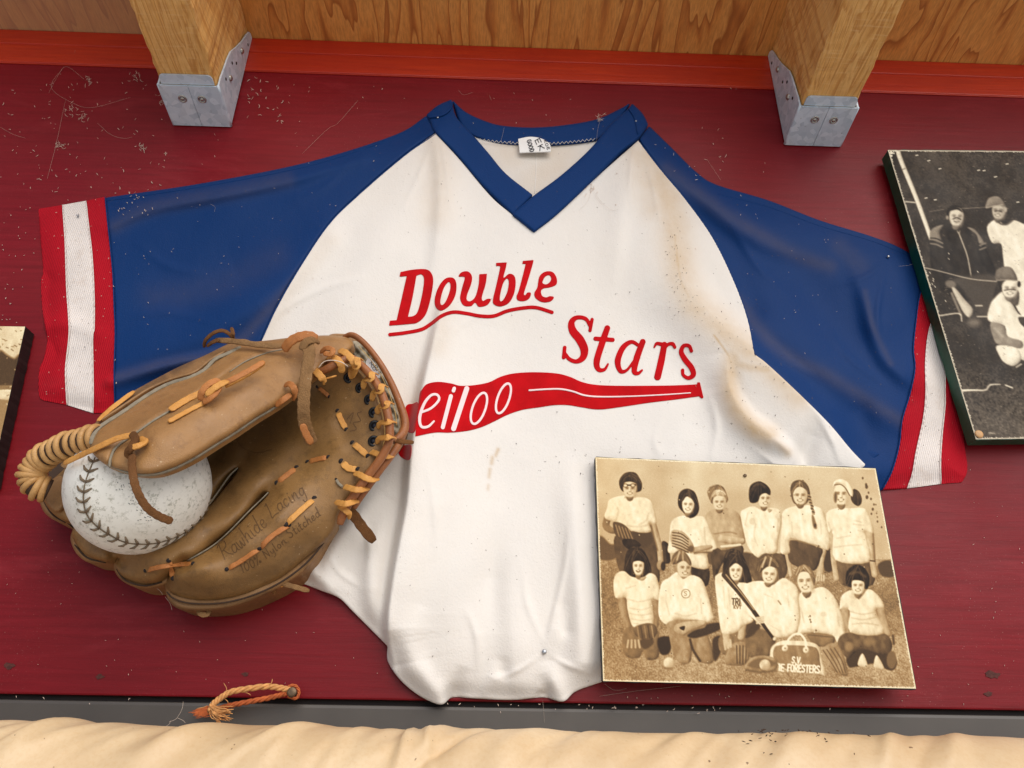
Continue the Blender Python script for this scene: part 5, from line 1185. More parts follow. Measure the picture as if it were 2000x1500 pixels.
B.poly([(775, 720), (800, 740), (832, 860), (800, 868), (780, 800)], .45, 1.5); B.ell(812, 835, 12, 20, .2, 0, 1.5)
B.poly([(1040, 1215), (1420, 1240), (1455, 1497), (1110, 1497)], .4); B.line([(1420, 920), (1438, 1100), (1450, 1225), (1480, 1380)], [80, 74, 64, 80], .74); B.line([(1460, 930), (1472, 1100), (1480, 1220)], 16, .42, 1.5, .8); B.line([(1425, 1228), (1480, 1235)], 14, .2); B.line([(1000, 950), (1015, 1200), (1050, 1430)], [50, 60, 60], .74)
B.poly([(938, 700), (1070, 640), (1200, 645), (1340, 640), (1402, 700), (1468, 912), (1370, 905), (1392, 1000), (1412, 1245), (1040, 1222), (1010, 930), (962, 905)], .93); B.folds([[(1250, 780), (1330, 800)], [(1240, 820), (1350, 835)], [(1290, 890), (1380, 910)], [(1050, 980), (1200, 950)], [(1030, 1080), (1180, 1060), (1330, 1050)], [(960, 800), (990, 900)]], w_=12, v=.68)
B.hair([(1215, 470), (1245, 430), (1300, 460), (1330, 530), (1325, 590), (1290, 618), (1240, 590), (1212, 540)], .2, 40, .25); B.face(1104, 490, 84, 122, .84, 0, -.05); B.poly([(1012, 420), (1026, 345), (1100, 320), (1182, 358), (1234, 440), (1232, 512), (1202, 492), (1152, 408), (1090, 368), (1036, 378)], .94); B.line([(1030, 385), (1095, 378), (1150, 420), (1196, 500)], 9, .3); B.ell(1040, 520, 18, 60, .35, 0, 2)
for x, y, r_ in ((1343, 308, 10), (1380, 380, 12), (1386, 405, 16), (1408, 470, 9), (1390, 520, 16), (1435, 540, 10), (1468, 602, 9), (1490, 604, 6), (1455, 655, 12), (1440, 706, 9), (1498, 700, 6), (1506, 742, 6), (1508, 792, 9), (1554, 855, 8), (850, 1066, 7)): B.ell(x, y, r_, r_*1.4, .22, 0, .7, .85)
A.ell(1740, 284, 34, 30, .8, 0, 2, .4)
# front row
A.hair([(395, 1310), (415, 1150), (480, 1078), (565, 1072), (645, 1170), (695, 1310), (685, 1385), (620, 1412), (480, 1410), (388, 1375)], .13)
G.line([(365, 400), (395, 560), (465, 770), (505, 870)], [92, 88, 70, 60], .62); G.line([(752, 420), (755, 560), (745, 700)], [60, 60, 56], .58)
G.poly([(385, 770), (480, 705), (750, 720), (785, 960), (765, 1062), (650, 1078), (600, 990), (565, 1052), (440, 1052), (378, 960)], .52, 1.2); G.poly([(570, 860), (700, 840), (720, 900), (620, 960)], .28, 2); G.poly([(770, 840), (920, 830), (900, 1000), (800, 1010)], .14, 1.5)
G.poly([(275, 215), (310, 115), (395, 88), (480, 150), (600, 160), (682, 110), (765, 170), (792, 405), (708, 412), (722, 690), (560, 725), (478, 685), (430, 500), (415, 388), (300, 388)], .93); G.folds([[(430, 400), (560, 430), (700, 400)], [(450, 500), (580, 520), (700, 490)], [(460, 560), (580, 580), (710, 560)], [(480, 620), (600, 640), (715, 620)], [(420, 280), (520, 250)], [(500, 670), (620, 690)]], w_=11, v=.68); G.poly([(540, 170), (640, 150), (600, 195)], .7)
A.face(552, 1295, 64, 100, .86, 0, 0, True, False); A.hair([(470, 1260), (480, 1150), (560, 1110), (640, 1200), (640, 1250), (560, 1230), (500, 1240)], .14); A.line([(500, 1130), (480, 1250)], 14, .35, 2, .6)
G.poly([(500, 720), (640, 670), (740, 690), (760, 780), (690, 860), (600, 850), (520, 800)], .42); [G.line([(540+i*40, 700), (560+i*40, 830)], 12, v_, 1, .8) for i, v_ in enumerate((.62, .2, .6, .18, .7))]; [G.line([(440+i*38, 860), (430+i*46, 940)], 22, .72) for i in range(4)]
A.ell(1046, 1312, 92, 100, .55, 0); A.face(1062, 1315, 80, 104, .78, .05, .2, True, True)
G.poly([(775, 545), (805, 240), (900, 160), (985, 100), (1050, 175), (1120, 140), (1190, 140), (1285, 220), (1385, 560), (1388, 625), (1290, 665), (1000, 625), (905, 685), (828, 662)], .94)
G.poly([(900, 650), (1290, 645), (1330, 800), (1390, 1000), (1378, 1112), (1240, 1100), (1160, 950), (1132, 1100), (1030, 1122), (945, 1020), (895, 800)], .60); G.poly([(1100, 800), (1300, 690), (1455, 665), (1455, 745), (1200, 835)], .18, 1.5); G.line([(1130, 850), (1160, 960), (1240, 1090)], 26, .2, 1.5); G.poly([(1380, 850), (1480, 820), (1470, 1000), (1400, 1090)], .2, 2)
G.poly([(980, 680), (1200, 640), (1305, 650), (1290, 720), (1130, 760), (1060, 810), (960, 760)], .74); G.poly([(1010, 720), (1070, 700), (1060, 750)], .15); G.line([(1060, 800), (1200, 730), (1290, 690)], 14, .45, 1.2)
A.hair([(930, 1262), (936, 1170), (1010, 1112), (1082, 1138), (1140, 1235), (1132, 1285), (1062, 1228), (980, 1262)], .42); A.line([(1010, 1130), (985, 1220)], 16, .75, 1.5); A.line([(1050, 1130), (1050, 1220)], 14, .7, 1.5); G.folds([[(860, 420), (900, 580)], [(1250, 400), (1260, 560)], [(960, 560), (1080, 590), (1200, 560)]], w_=14, v=.7)
G.line([(1083+48*math.cos(t), 340+48*math.sin(t)) for t in np.linspace(0, 6.283, 13)], 8, .5, .7); G.text('S', (1062, 362), (1106, 362), 48, 8, .55)
A.hair([(1495, 1430), (1515, 1180), (1590, 1105), (1685, 1125), (1748, 1230), (1820, 1440), (1750, 1490), (1560, 1497)], .16); G.poly([(1475, 800), (1800, 760), (1890, 800), (1810, 1040), (1490, 1010)], .5, 1.2); G.poly([(1750, 640), (1900, 620), (1890, 780), (1760, 780)], .26, 1.5)
G.line([(1530, 770), (1545, 860), (1570, 920)], [90, 76, 70], .76); G.line([(1720, 700), (1700, 820)], 80, .74)
G.poly([(1408, 205), (1425, 130), (1520, 108), (1620, 205), (1760, 222), (1835, 300), (1800, 560), (1838, 645), (1720, 705), (1650, 770), (1490, 782), (1440, 500)], .93); G.folds([[(1560, 300), (1580, 520)], [(1500, 260), (1520, 500)]], w_=12, v=.72); G.text('TQIC', (1595, 460), (1735, 468), 66, 12, .2); G.text('KVT', (1615, 505), (1705, 508), 34, 9, .4)
A.face(1640, 1345, 74, 110, .86, 0, 0, True, True); A.hair([(1555, 1310), (1560, 1180), (1640, 1140), (1720, 1230), (1730, 1310), (1640, 1255)], .18)
G.poly([(1520, 1120), (1555, 960), (1640, 880), (1745, 888), (1795, 960), (1775, 1100), (1700, 1142)], .6); [G.line([(1650+i*36, 920), (1655+i*32, 1120)], 10, .22, .8) for i in range(4)]; [G.line([(1510+i*34, 860), (1525+i*30, 960-i*14)], 26, .76) for i in range(3)]
H.poly([(40, 830), (200, 735), (360, 850), (330, 1020), (90, 1050)], .46, 1.2); H.poly([(30, 830), (110, 690), (190, 700), (120, 800)], .22, 1.5)
B.hair([(165, 1340), (165, 1225), (250, 1148), (352, 1180), (425, 1270), (450, 1400), (470, 1480), (400, 1490), (300, 1497), (200, 1400)], .38)
H.poly([(-30, 300), (20, 245), (110, 205), (240, 200), (330, 245), (450, 165), (545, 210), (622, 300), (642, 500), (640, 700), (560, 800), (400, 832), (300, 765), (200, 690), (100, 600), (0, 500)], .94); H.folds([[(230, 400), (240, 520)], [(240, 345), (330, 380)], [(500, 300), (520, 480)], [(320, 700), (430, 760)]], w_=10, v=.72); H.line([(400, 420), (430, 460)], 12, .5, 1)
B.face(300, 1385, 84, 100, .86, .1); B.hair([(190, 1360), (190, 1240), (270, 1180), (380, 1220), (400, 1310), (300, 1290), (230, 1330)], .34); B.line([(260, 1190), (220, 1300)], 18, .78, 1.5); B.line([(320, 1200), (300, 1290)], 16, .8, 1.5)
H.poly([(730, 775), (1005, 800), (1010, 905), (850, 930), (755, 865)], .52); H.line([(740, 800), (1000, 825)], 12, .35, 1.2)
H.poly([(636, 345), (790, 290), (905, 268), (1022, 370), (1105, 560), (1150, 785), (1062, 885), (1000, 802), (735, 772), (615, 805), (648, 600)], .93); H.folds([[(1060, 560), (1080, 700)], [(650, 500), (690, 660)], [(730, 735), (860, 760)]], w_=14, v=.7); H.ell(905, 570, 34, 30, .78, 0, 2, .7); [H.ell(x, y, 7, 9, .15) for x, y in ((712, 382), (756, 590), (756, 630), (764, 656), (822, 750))]
H.face(708, 205, 98, 130, .84, -.08, -.1); H.hair([(572, 180), (600, 70), (680, 15), (765, 60), (808, 160), (795, 250), (740, 110), (640, 105), (600, 210)], .5); H.line([(640, 40), (600, 130)], 10, .75, 1.2); H.line([(690, 30), (760, 110)], 10, .72, 1.2)
H.line([(1148, 530), (1165, 640), (1185, 770)], [90, 80, 60], .66); H.line([(1545, 530), (1580, 650), (1625, 790)], [90, 80, 64], .68); H.poly([(1165, 1040), (1290, 960), (1600, 980), (1720, 1080), (1700, 1180), (1620, 1190), (1480, 1120), (1300, 1150), (1190, 1160)], .2, 1.5)
H.poly([(1065, 870), (1150, 780), (1400, 778), (1600, 790), (1670, 900), (1645, 1000), (1560, 1015), (1350, 960), (1250, 1000), (1180, 1062), (1100, 985)], .40); H.ell(1190, 930, 46, 50, .62, 0, 3, .7); H.ell(1420, 880, 60, 40, .58, 0, 4, .6)
H.poly([(1086, 485), (1110, 360), (1225, 300), (1300, 405), (1405, 290), (1525, 370), (1585, 492), (1490, 532), (1575, 785), (1205, 772), (1200, 532), (1096, 515)], .90); H.folds([[(1210, 540), (1340, 570), (1480, 545)], [(1220, 610), (1350, 630), (1500, 600)], [(1230, 680), (1360, 670), (1520, 690)]], w_=12, v=.62)
H.poly([(1285, 1125), (1340, 1005), (1400, 1145), (1340, 1160)], .9); H.poly([(1465, 1150), (1500, 1025), (1585, 1175), (1530, 1180)], .9); H.ell(1665, 1080, 56, 100, .42, 0, 1.5); H.line([(1680, 810), (1690, 900)], 26, .3, 1.2)
H.face(1290, 255, 76, 96, .86, 0); H.hair([(1155, 215), (1165, 90), (1260, 20), (1355, 48), (1415, 150), (1405, 268), (1365, 285), (1352, 205), (1230, 192), (1215, 265), (1178, 250)], .1); H.line([(1200, 120), (1290, 100), (1370, 150)], 22, .4, 2.5, .7)
# bat across two figures
G.line([(1515, 130), (1600, 230), (1700, 352), (1880, 590)], [66, 62, 54, 40], .22, .7); G.line([(1530, 128), (1620, 235), (1720, 355), (1885, 575)], 12, .7, .9); H.line([(130, 545), (200, 640), (270, 740), (360, 860)], [44, 40, 34, 30], .16, .7); [H.line([(160, 610+i*20), (235, 600+i*20)], 20, .8) for i in range(4)]; H.ell(360, 845, 22, 22, .85)
# bag with lettering, gloves and balls on the grass
H.poly([(310, 1060), (322, 940), (400, 880), (500, 862), (745, 878), (852, 930), (885, 1060), (930, 1250), (860, 1240), (500, 1205), (380, 1110)], .90); H.poly([(345, 1050), (352, 960), (420, 915), (740, 925), (835, 960), (862, 1080), (845, 1220), (520, 1190), (400, 1110)], .56)
H.line([(470, 965), (490, 890), (560, 805), (640, 790), (700, 860), (712, 970)], 24, .93); [H.ell(x, y, 36, 36, .93) for x, y in ((476, 950), (710, 968))]; H.ell(476, 950, 9, 9, .5); H.ell(710, 968, 9, 9, .5)
H.text('S.V.', (550, 1112), (664, 1122), 68, 14, .97); H.text('IE', (402, 1196), (470, 1204), 72, 15, .97); H.text('FOQESTEQS', (500, 1204), (868, 1224), 76, 16, .97)
H.poly([(25, 1145), (100, 1058), (220, 1028), (355, 1058), (394, 1125), (360, 1195), (200, 1215), (60, 1195)], .64); H.poly([(60, 1140), (180, 1060), (340, 1090), (360, 1140), (200, 1180)], .42, 2); H.ell(252, 1135, 62, 62, .86); H.ell(275, 1160, 36, 30, .68, 0, 4, .7); H.line([(40, 1190), (200, 1222), (370, 1200)], 16, .3, 2, .7)
H.poly([(875, 1000), (960, 900), (1060, 908), (1135, 1050), (1175, 1245), (1080, 1232), (950, 1150)], .62); [H.line([(900+i*42, 970-i*8), (980+i*44, 1090), (1060+i*30, 1220)], 9, .28, .8, .9) for i in range(4)]
G.ell(895, 1112, 62, 62, .88); G.ell(915, 1135, 36, 32, .72, 0, 4, .6); G.line([(840, 1170), (930, 1178)], 16, .3, 2.5, .6); H.line([(1050, 1245), (1180, 1250)], 14, .3, 3, .6)
# wear: edge chips, spots, scratches
p0 = cv.L.copy(); cv.blur(3); cv.L = p0+(p0-cv.L)*.5; cv.blur(1)
e = np.minimum(np.minimum(cv.u, 1-cv.u)*215, np.minimum(cv.v, 1-cv.v)*158)
chip = (e < .9) & (cv.rng.rand(cv.nv, cv.nu) < .55); cv.L[chip] = .95
cv.L[(e < .45)] = .9
for _ in range(120):
    x, y = cv.rng.uniform(1165, 1785), cv.rng.uniform(895, 1340); r_ = cv.rng.uniform(.5, 1.3); cv.put(psdf(np.array([(x+r_*math.cos(t), y+r_*math.sin(t)) for t in np.linspace(0, 6.28, 8)[:-1]])), cv.rng.choice([.12, .3, .9]), .6, .8)
cv.L += (cv.rng.rand(cv.nv, cv.nu)-.5)*.045
warm = np.exp(-((cv.u)/.14)**2)*.5+np.exp(-((1-cv.u)/.10)**2)*.15
cv.T = np.stack([np.ones_like(warm), 1-.10*warm, 1-.25*warm], -1)
build_print('print', cv, PD, SEP, M_PRINT2, ph)
# ---------------- dark photograph at the right edge
RQ = [(1734, 293), (2135, 296), (2345, 852), (1906, 858)]
RD = 17.0
p2 = thing('photograph', U1(1980, 860, RD), 'black and white photograph of men in caps on a green edged board at the right', 'photograph', 'team photographs on the wall')
board(p2, RQ, RD-.25, 11.5, M_GREENB, 1.003)
cv = Canvas(RQ, 300, 420, 9)
Y, X = cv.Y, cv.X
cv.L = .16+.02*np.sin(X/40)+np.clip((Y-690)/170, 0, 1)*.16; cv.noise(30, .05); cv.noise(8, .04); cv.noise(2, .04)
gm = np.clip((Y-700)/60, 0, 1); cv.noise(2.0, .10, gm); cv.L += gm*(cv.rng.rand(cv.nv, cv.nu)-.5)*.16; cv.L += .30*np.exp(-((Y-300)/20)**2)*np.clip(cv.rng.rand(cv.nv, cv.nu)-.35, 0, 1)*np.clip((X-1780)/60, 0, 1)
r1 = pen(cv, 1700, 280, 6.667); r2 = pen(cv, 1700, 480, 6.667); r3 = pen(cv, 1700, 660, 6.667)
r1.line([(355, 80), (400, 230), (600, 720), (790, 1240)], [62, 58, 56, 54], .93); r1.line([(455, 758), (580, 770)], 14, .93); r1.line([(425, 340), (450, 326)], 10, .3)
r1.poly([(780, 1180), (850, 1090), (950, 1055), (1060, 1050), (1200, 1085), (1300, 1090), (1430, 1200), (1520, 1400), (1640, 1700), (1600, 2000), (1250, 2050), (900, 1900), (790, 1600)], .12); r1.poly([(780, 1230), (800, 1115), (948, 1060), (900, 1160), (925, 1290)], .55); r1.poly([(1258, 1092), (1370, 1130), (1482, 1290), (1415, 1300), (1380, 1190)], .52)
for d_ in (0, 55): r1.line([(785, 1250+d_), (860, 1262+d_), (940, 1300+d_)], 20, .5, .7); r1.line([(1425, 1330+d_), (1500, 1300+d_)], 20, .5, .7)
r1.line([(785, 1232), (860, 1240), (930, 1275)], 14, .06); r1.line([(1150, 1165), (1210, 1320), (1270, 1500), (1335, 1870)], 14, .82, .6); r1.line([(1130, 1140), (1152, 1175), (1165, 1140)], 10, .7, .6)
r1.ell(1105, 900, 112, 92, .06); r1.face(1118, 958, 96, 122, .80, .06, .1, False, False); r1.line([(1080, 985), (1125, 968), (1175, 990)], 15, .12, .9); r1.ell(1000, 965, 18, 26, .6); r1.poly([(1010, 860), (1050, 830), (1150, 840), (1200, 900), (1130, 862), (1030, 880)], .07)
r1.line([(770, 890), (960, 858)], 6, .6, .6); r1.line([(1180, 850), (1530, 830)], 7, .62, .6)
r1.poly([(1518, 1090), (1640, 988), (1750, 1060), (1862, 1000), (2000, 1050), (2140, 1120), (2150, 1900), (1800, 1800), (1730, 1500), (1702, 1312), (1582, 1292)], .92); r1.line([(1645, 1000), (1700, 1050), (1780, 1055), (1855, 1000)], 18, .3, .8)
r1.face(1672, 880, 92, 112, .72, .1, -.1); r1.line([(1620, 886), (1665, 878), (1710, 892)], 13, .14, .9); r1.poly([(1512, 770), (1545, 712), (1630, 688), (1702, 720), (1756, 820), (1650, 812), (1506, 845)], .58); r1.line([(1510, 840), (1600, 818), (1720, 800)], 12, .72, .8); r1.ell(1765, 865, 16, 30, .7)
r2.poly([(1780, 280), (2150, 200), (2200, 1000), (1960, 900), (1830, 600)], .9, 1); r2.poly([(1100, 420), (1640, 380), (1620, 640), (1560, 940), (1380, 800), (1180, 560)], .22, 4); r2.ell(1045, 500, 72, 52, .42, .3, 2); r2.poly([(1060, 560), (1110, 555), (1230, 700), (1335, 830), (1290, 935), (1210, 865), (1150, 750)], .84, 1.2); r2.line([(1060, 620), (1180, 900)], 34, .5, 1.2); r2.ell(1350, 1000, 80, 50, .42, 0, 5)
r2.line([(680, 280), (900, 330), (1300, 430), (1640, 465)], 10, .88, .6); r2.line([(875, 915), (1150, 882), (1190, 982)], 15, .9, .6); r2.line([(1370, 780), (1455, 780)], 16, .9, .6); r2.line([(1390, 922), (1515, 922)], 14, .85, .6)
r2.poly([(1535, 975), (1555, 780), (1620, 680), (1735, 598), (1850, 760), (1960, 905), (2150, 860), (2250, 1500), (1900, 1450), (1760, 1250), (1752, 1048)], .93); r2.poly([(1565, 1000), (1745, 1050), (1790, 1180), (1965, 1240), (1960, 1335), (1680, 1290), (1600, 1200)], .58, 1); r2.line([(1620, 1080), (1720, 1180)], 30, .8, 3, .6)
r2.poly([(1720, 600), (1920, 580), (1925, 760), (1850, 760)], .34, 1.2); r2.face(1815, 560, 108, 118, .86, .05, .05); r2.line([(1745, 580), (1820, 568), (1890, 575)], 13, .16, .9); r2.poly([(1630, 340), (1680, 292), (1760, 270), (1850, 300), (1914, 452), (1780, 440), (1640, 455)], .46); r2.line([(1640, 452), (1780, 444), (1910, 456)], 14, .62, .8); r2.line([(1670, 470), (1700, 560)], 24, .08, .9); r2.ell(1935, 500, 22, 40, .1); r2.poly([(1930, 930), (2060, 950), (2060, 1080), (1960, 1020)], .2)
r3.poly([(1645, 100), (1900, 130), (1965, 275), (1870, 365), (1750, 325), (1680, 235)], .92); r3.line([(1190, 685), (1350, 680), (1500, 678), (1560, 612), (1690, 604)], [26, 20, 16, 18, 12], .95, .6); r3.line([(1760, 615), (1850, 650)], 16, .95, .6); r3.line([(1540, 1235), (1620, 1245)], 10, .85, .6); r3.line([(1900, 380), (1965, 340)], 16, .9, .7)
cv.blur(1)
for x, y in ((605, 155), (725, 712), (1410, 350), (1480, 355), (1780, 268), (760, 225), (1630, 435), (905, 330), (845, 735), (1920, 765)): r1.line([(x-14, y+3), (x+14, y-3)], 12, .9, .6)
for x, y in ((775, 350), (820, 430), (818, 455), (805, 498), (840, 530), (745, 380), (980, 720), (1020, 100), (1020, 170), (1400, 340)): r2.line([(x-6, y-8), (x+6, y+8)], 9, .85, .6)
for _ in range(260):
    x, y = cv.rng.uniform(1740, 2020), cv.rng.uniform(296, 850); cv.put(lsdf(np.array([(x, y), (x+cv.rng.uniform(-4, 4), y+cv.rng.uniform(-2, 2))]), .7), cv.rng.uniform(.35, .75), .6, .7)
e = np.minimum(np.minimum(cv.u, 1-cv.u)*165, np.minimum(cv.v, 1-cv.v)*215); cv.L[e < .7] = .72; cv.L[(e < 1.5) & (cv.rng.rand(cv.nv, cv.nu) < .3)] = .8
cv.L[(cv.u*165+cv.v*215 < 7) & (cv.rng.rand(cv.nv, cv.nu) < .6)] = .9
cv.L += (cv.rng.rand(cv.nv, cv.nu)-.5)*.05
build_print('print', cv, RD, GRYS, M_PRINT, p2)
# ---------------- photograph leaving the frame at the left
LQ = [(-330, 632), (49, 638), (-20, 946), (-420, 946)]
p3 = thing('photograph', U1(-150, 948, 14), 'stained corner of a sepia photograph on black board at the left edge', 'photograph', 'team photographs on the wall')
board(p3, LQ, 14-.25, 12.5, M_BLACKB, 1.003)
cv = Canvas(LQ, 320, 240, 12); cv.L = np.full(cv.X.shape, .84); cv.noise(40, .08); cv.noise(7, .05)
q = pen(cv, 0, 600, 4.285)
q.poly([(-900, 480), (-100, 400), (0, 360), (60, 400), (120, 430), (160, 410), (120, 640), (90, 660), (-900, 700)], .24, 3); q.poly([(-900, 655), (120, 655), (110, 690), (-900, 690)], .5, 1.5); q.poly([(-900, 720), (100, 705), (60, 790), (-900, 800)], .84, 1.2); q.poly([(-900, 800), (70, 780), (-10, 1100), (-900, 1300)], .55, 1.5)
for _ in range(90): x, y = cv.rng.uniform(-30, 45), cv.rng.uniform(640, 800); cv.put(lsdf(np.array([(x, y), (x+cv.rng.uniform(-5, 5), y+cv.rng.uniform(-3, 3))]), 1.6), cv.rng.choice([.2, .35, .9]), .8, .7)
cv.L += (cv.rng.rand(cv.nv, cv.nu)-.5)*.06
build_print('print', cv, 14.0, SEP, M_PRINT2, p3)

# =================================================================== nails, tack, twine
def nail(px, py, d, mat, r, label, tilt=(0, 0), sh=.004):
    c = U1(px, py, d); ax = Vector((tilt[0], -1, tilt[1])).normalized()
    t = thing('nail', c, label, 'nail', 'nails and tacks')
    lathe('head', [(r*.92, -.0003), (r, .0002), (r*.95, .0006), (r*.6, .0009), (.0001, .001)], c, ax, mat, t, 16)
    lathe('shank', [(r*.5, -sh), (r*.5, -.0002)], c, ax, mat, t, 10)
    return t
nail(855, 230, float(HJ(855, 230))+2.6, M_NAIL, .0010, 'small nail through the left end of the blue collar')
nail(1242, 237, float(HJ(1242, 237))+4.2, M_NAIL, .0010, 'small nail through the right end of the blue collar')
nail(152, 421, float(HJ(152, 421))+.6, M_NAIL, .0011, 'small grey nail through the white band of the left cuff', (.1, .5), .007)
nail(1735, 501, float(HJ(1735, 501))+.2, M_NAIL, .0012, 'small nail through the blue sleeve beside the dark photograph')
nail(1063, 1273, float(HJ(1063, 1273))+.8, M_NAIL, .0016, 'bright nail through the white hem of the jersey')
nail(1455, 929, PD+.3, M_RUST, .0013, 'dark nail at the top of the sepia team photograph')
nail(1912, 848, RD+.3, M_TACK, .0032, 'tan tack head in the lower corner of the dark photograph')
TN = 15.0
nail(570, 1352, TN, M_RUST, .0031, 'rusty nail head with orange twine wound round it', sh=.016)
tw = thing('twine', U1(480, 1380, 8), 'frayed end of pale orange twine hanging from the rusty nail', 'twine')
def cord(name, pts, wpx, mat, turns, nstr=3):
    P = path3(pts, None, 14); m = len(P)
    for k in range(nstr):
        Q = []
        for i, p in enumerate(P):
            t = (P[min(i+1, m-1)]-P[max(i-1, 0)]).normalized(); a = t.cross(Vector((0, -1, 0))).normalized(); b = a.cross(t)
            ph_ = 2*math.pi*(k/nstr+turns*i/m); r = pxm(wpx, 15)*.27; Q.append(p+a*math.cos(ph_)*r+b*math.sin(ph_)*r)
        sweep(name, Q, pxm(wpx, 15)*.27, pxm(wpx, 15)*.27, mat, tw, 7)
cord('cord', [(566, 1348, 11), (548, 1344, 12), (520, 1341, 13), (480, 1346, 14), (450, 1352, 15), (430, 1364, 16), (416, 1376, 18), (410, 1390, 20)], 11.5, M_TWINE, 5)
cord('cord', [(560, 1354, 11), (530, 1362, 11), (490, 1370, 11), (450, 1378, 10), (420, 1386, 9)], 10, M_TWINER, 4)
cord('winding', [(558, 1350, 9), (566, 1340, 10), (578, 1340, 9), (584, 1352, 8), (578, 1364, 9), (562, 1360, 10)], 6, M_TWINER, 3)
for i in range(60):                                    # frayed pale end
    a = random.uniform(-.25, 1.25); L0 = random.uniform(20, 42); x, y = 412+random.uniform(-4, 8), 1384+random.uniform(-6, 6)
    ex, ey = x+L0*math.cos(a)*1.05, y+L0*math.sin(a)*.7+6
    lace('fibre', [(x, y, 20), ((x+ex)/2+random.uniform(-4, 2), (y+ey)/2+random.uniform(0, 7), 26), (ex, ey, 27+random.uniform(-3, 5))], random.uniform(1.2, 2.4), M_TWINE, tw, None, 0, .5, 20, n=4)
for i in range(60):                                    # frayed orange end
    L0 = random.uniform(18, 48); x, y = 424+random.uniform(-8, 4), 1386+random.uniform(-5, 5); a = random.uniform(2.75, 3.25)
    ex, ey = x+L0*math.cos(a), y-L0*math.sin(a)*-.25+random.uniform(-3, 7)+L0*.12
    lace('fibre', [(x, y, 9), ((x+ex)/2, (y+ey)/2+random.uniform(-3, 3), 10), (ex, ey, 10)], random.uniform(1.2, 2.4), M_TWINER, tw, None, 0, .5, 15, n=4)
for i in range(7):
    lace('fibre', [(425, 1405, 24), (426+random.uniform(-8, 5), 1422, 34), (428+random.uniform(-28, 6), 1430+random.uniform(-4, 10), 40)], 1.4, M_TWINE, tw, None, 0, .4, 30, n=4)
for x0, y0, x1, y1 in ((520, 1342, 532, 1326), (440, 1356, 437, 1334), (470, 1350, 490, 1358), (432, 1362, 446, 1374), (495, 1345, 510, 1338), (405, 1378, 384, 1384)):
    lace('fibre', [(x0, y0, 13), ((x0+x1)/2+4, (y0+y1)/2, 15), (x1, y1, 14)], 1.1, M_TWINE, tw, None, 0, .35, 15, n=4)

# =================================================================== dust, insect specks and cobwebs
gx, gy = np.meshgrid(np.arange(0, 2001, 8.0), np.arange(0, 1501, 8.0))
_jer = psdf(SIL)(gx, gy); _hj = HJ(gx, gy)
_blk = np.minimum(np.minimum(psdf(PALM)(gx, gy), psdf(THUMB)(gx, gy)), np.minimum(_ph(gx, gy), PH2(gx, gy)-2)) < 7
def cell(a, x, y): return a[min(max(int(y/8+.5), 0), 187), min(max(int(x/8+.5), 0), 250)]
def surf(x, y): return float(cell(_hj, x, y))+.2 if cell(_jer, x, y) < -3 else .25
class Bits:
    def __init__(s): s.V, s.F = [], []
    def tube(s, P, r, seg=4):
        n0 = len(s.V); P = [Vector(p) for p in P]; m = len(P)
        for i, p in enumerate(P):
            t = (P[min(i+1, m-1)]-P[max(i-1, 0)]).normalized(); a = t.cross(Vector((0, -1, .01))).normalized(); b = a.cross(t)
            rr = r*(.45 if i in (0, m-1) and m > 2 else 1)
            for k in range(seg): s.V.append(p+(a*math.cos(6.2832*k/seg)+b*math.sin(6.2832*k/seg))*rr)
        for i in range(m-1):
            for k in range(seg): q, w_ = n0+i*seg+k, n0+i*seg+(k+1) % seg; s.F.append((q, w_, w_+seg, q+seg))
    def fleck(s, x, y, L, r, d=None):
        a = random.uniform(0, 6.28); c = random.uniform(-1.1, 1.1); d = surf(x, y) if d is None else d
        P = []
        for k in range(4):
            t = k/3-.5; P.append(U1(x+L*t*math.cos(a+c*t), y+L*t*math.sin(a+c*t)*1.0, d+r*900+random.uniform(0, .5)))
        s.tube(P, r)
    def done(s, name, mat, label, cat):
        return tag(link(name, mesh(name, s.V, s.F), mat), label, cat, kind='stuff')
b = Bits()
def blocked(x, y): return bool(cell(_blk, x, y)) or (x < 66 and 630 < y < 950)
def rnd(n_, x0, x1, y0, y1, L=(2, 7), r=(.00012, .00035)):
    for _ in range(n_):
        x, y = random.uniform(x0, x1), random.uniform(y0, y1)
        if not blocked(x, y): b.fleck(x, y, random.uniform(*L), random.uniform(*r))
rnd(80, 0, 330, 150, 380, (1.5, 7), (.0001, .0003)); rnd(50, 60, 620, 140, 400, (1.5, 5), (.0001, .00022)); rnd(26, 470, 560, 150, 240, (3, 9)); rnd(45, 560, 1500, 150, 420, (1.5, 4)); rnd(26, 225, 300, 375, 425, (2, 5)); rnd(40, 80, 230, 400, 790, (1.5, 4)); rnd(40, 240, 640, 400, 700, (1.5, 3.5), (.0001, .0002)); rnd(50, 1340, 1790, 420, 900, (1.5, 3.5), (.0001, .0002))
rnd(40, 0, 760, 1000, 1340, (1.5, 3.5), (.0001, .0002)); rnd(26, 1790, 2000, 900, 1380, (1.5, 4), (.0001, .0002)); rnd(18, 1180, 1790, 1345, 1385, (1.5, 4)); rnd(16, 1280, 1420, 240, 360, (3, 8)); rnd(30, 0, 70, 400, 640, (1.5, 4))
for _ in range(34):
    x = random.uniform(850, 1420) if random.random() < .7 else random.uniform(0, 2000); b.fleck(x, 1376+.016*(x-1000)+random.uniform(-4, 20)*abs(random.gauss(0, .5)), random.uniform(2, 6), .00022, 3.5)
for x, y in ((160, 225), (175, 160), (265, 150), (115, 285), (137, 215), (318, 195), (1172, 230), (1156, 372), (276, 290)):     # woolly tufts
    for _ in range(14): b.fleck(x+random.gauss(0, 5), y+random.gauss(0, 6), random.uniform(4, 10), .00016)
b.done('dust_flecks', M_FLECK, 'pale dust flecks and fluff scattered over the wall and jersey', 'dust')
b = Bits()
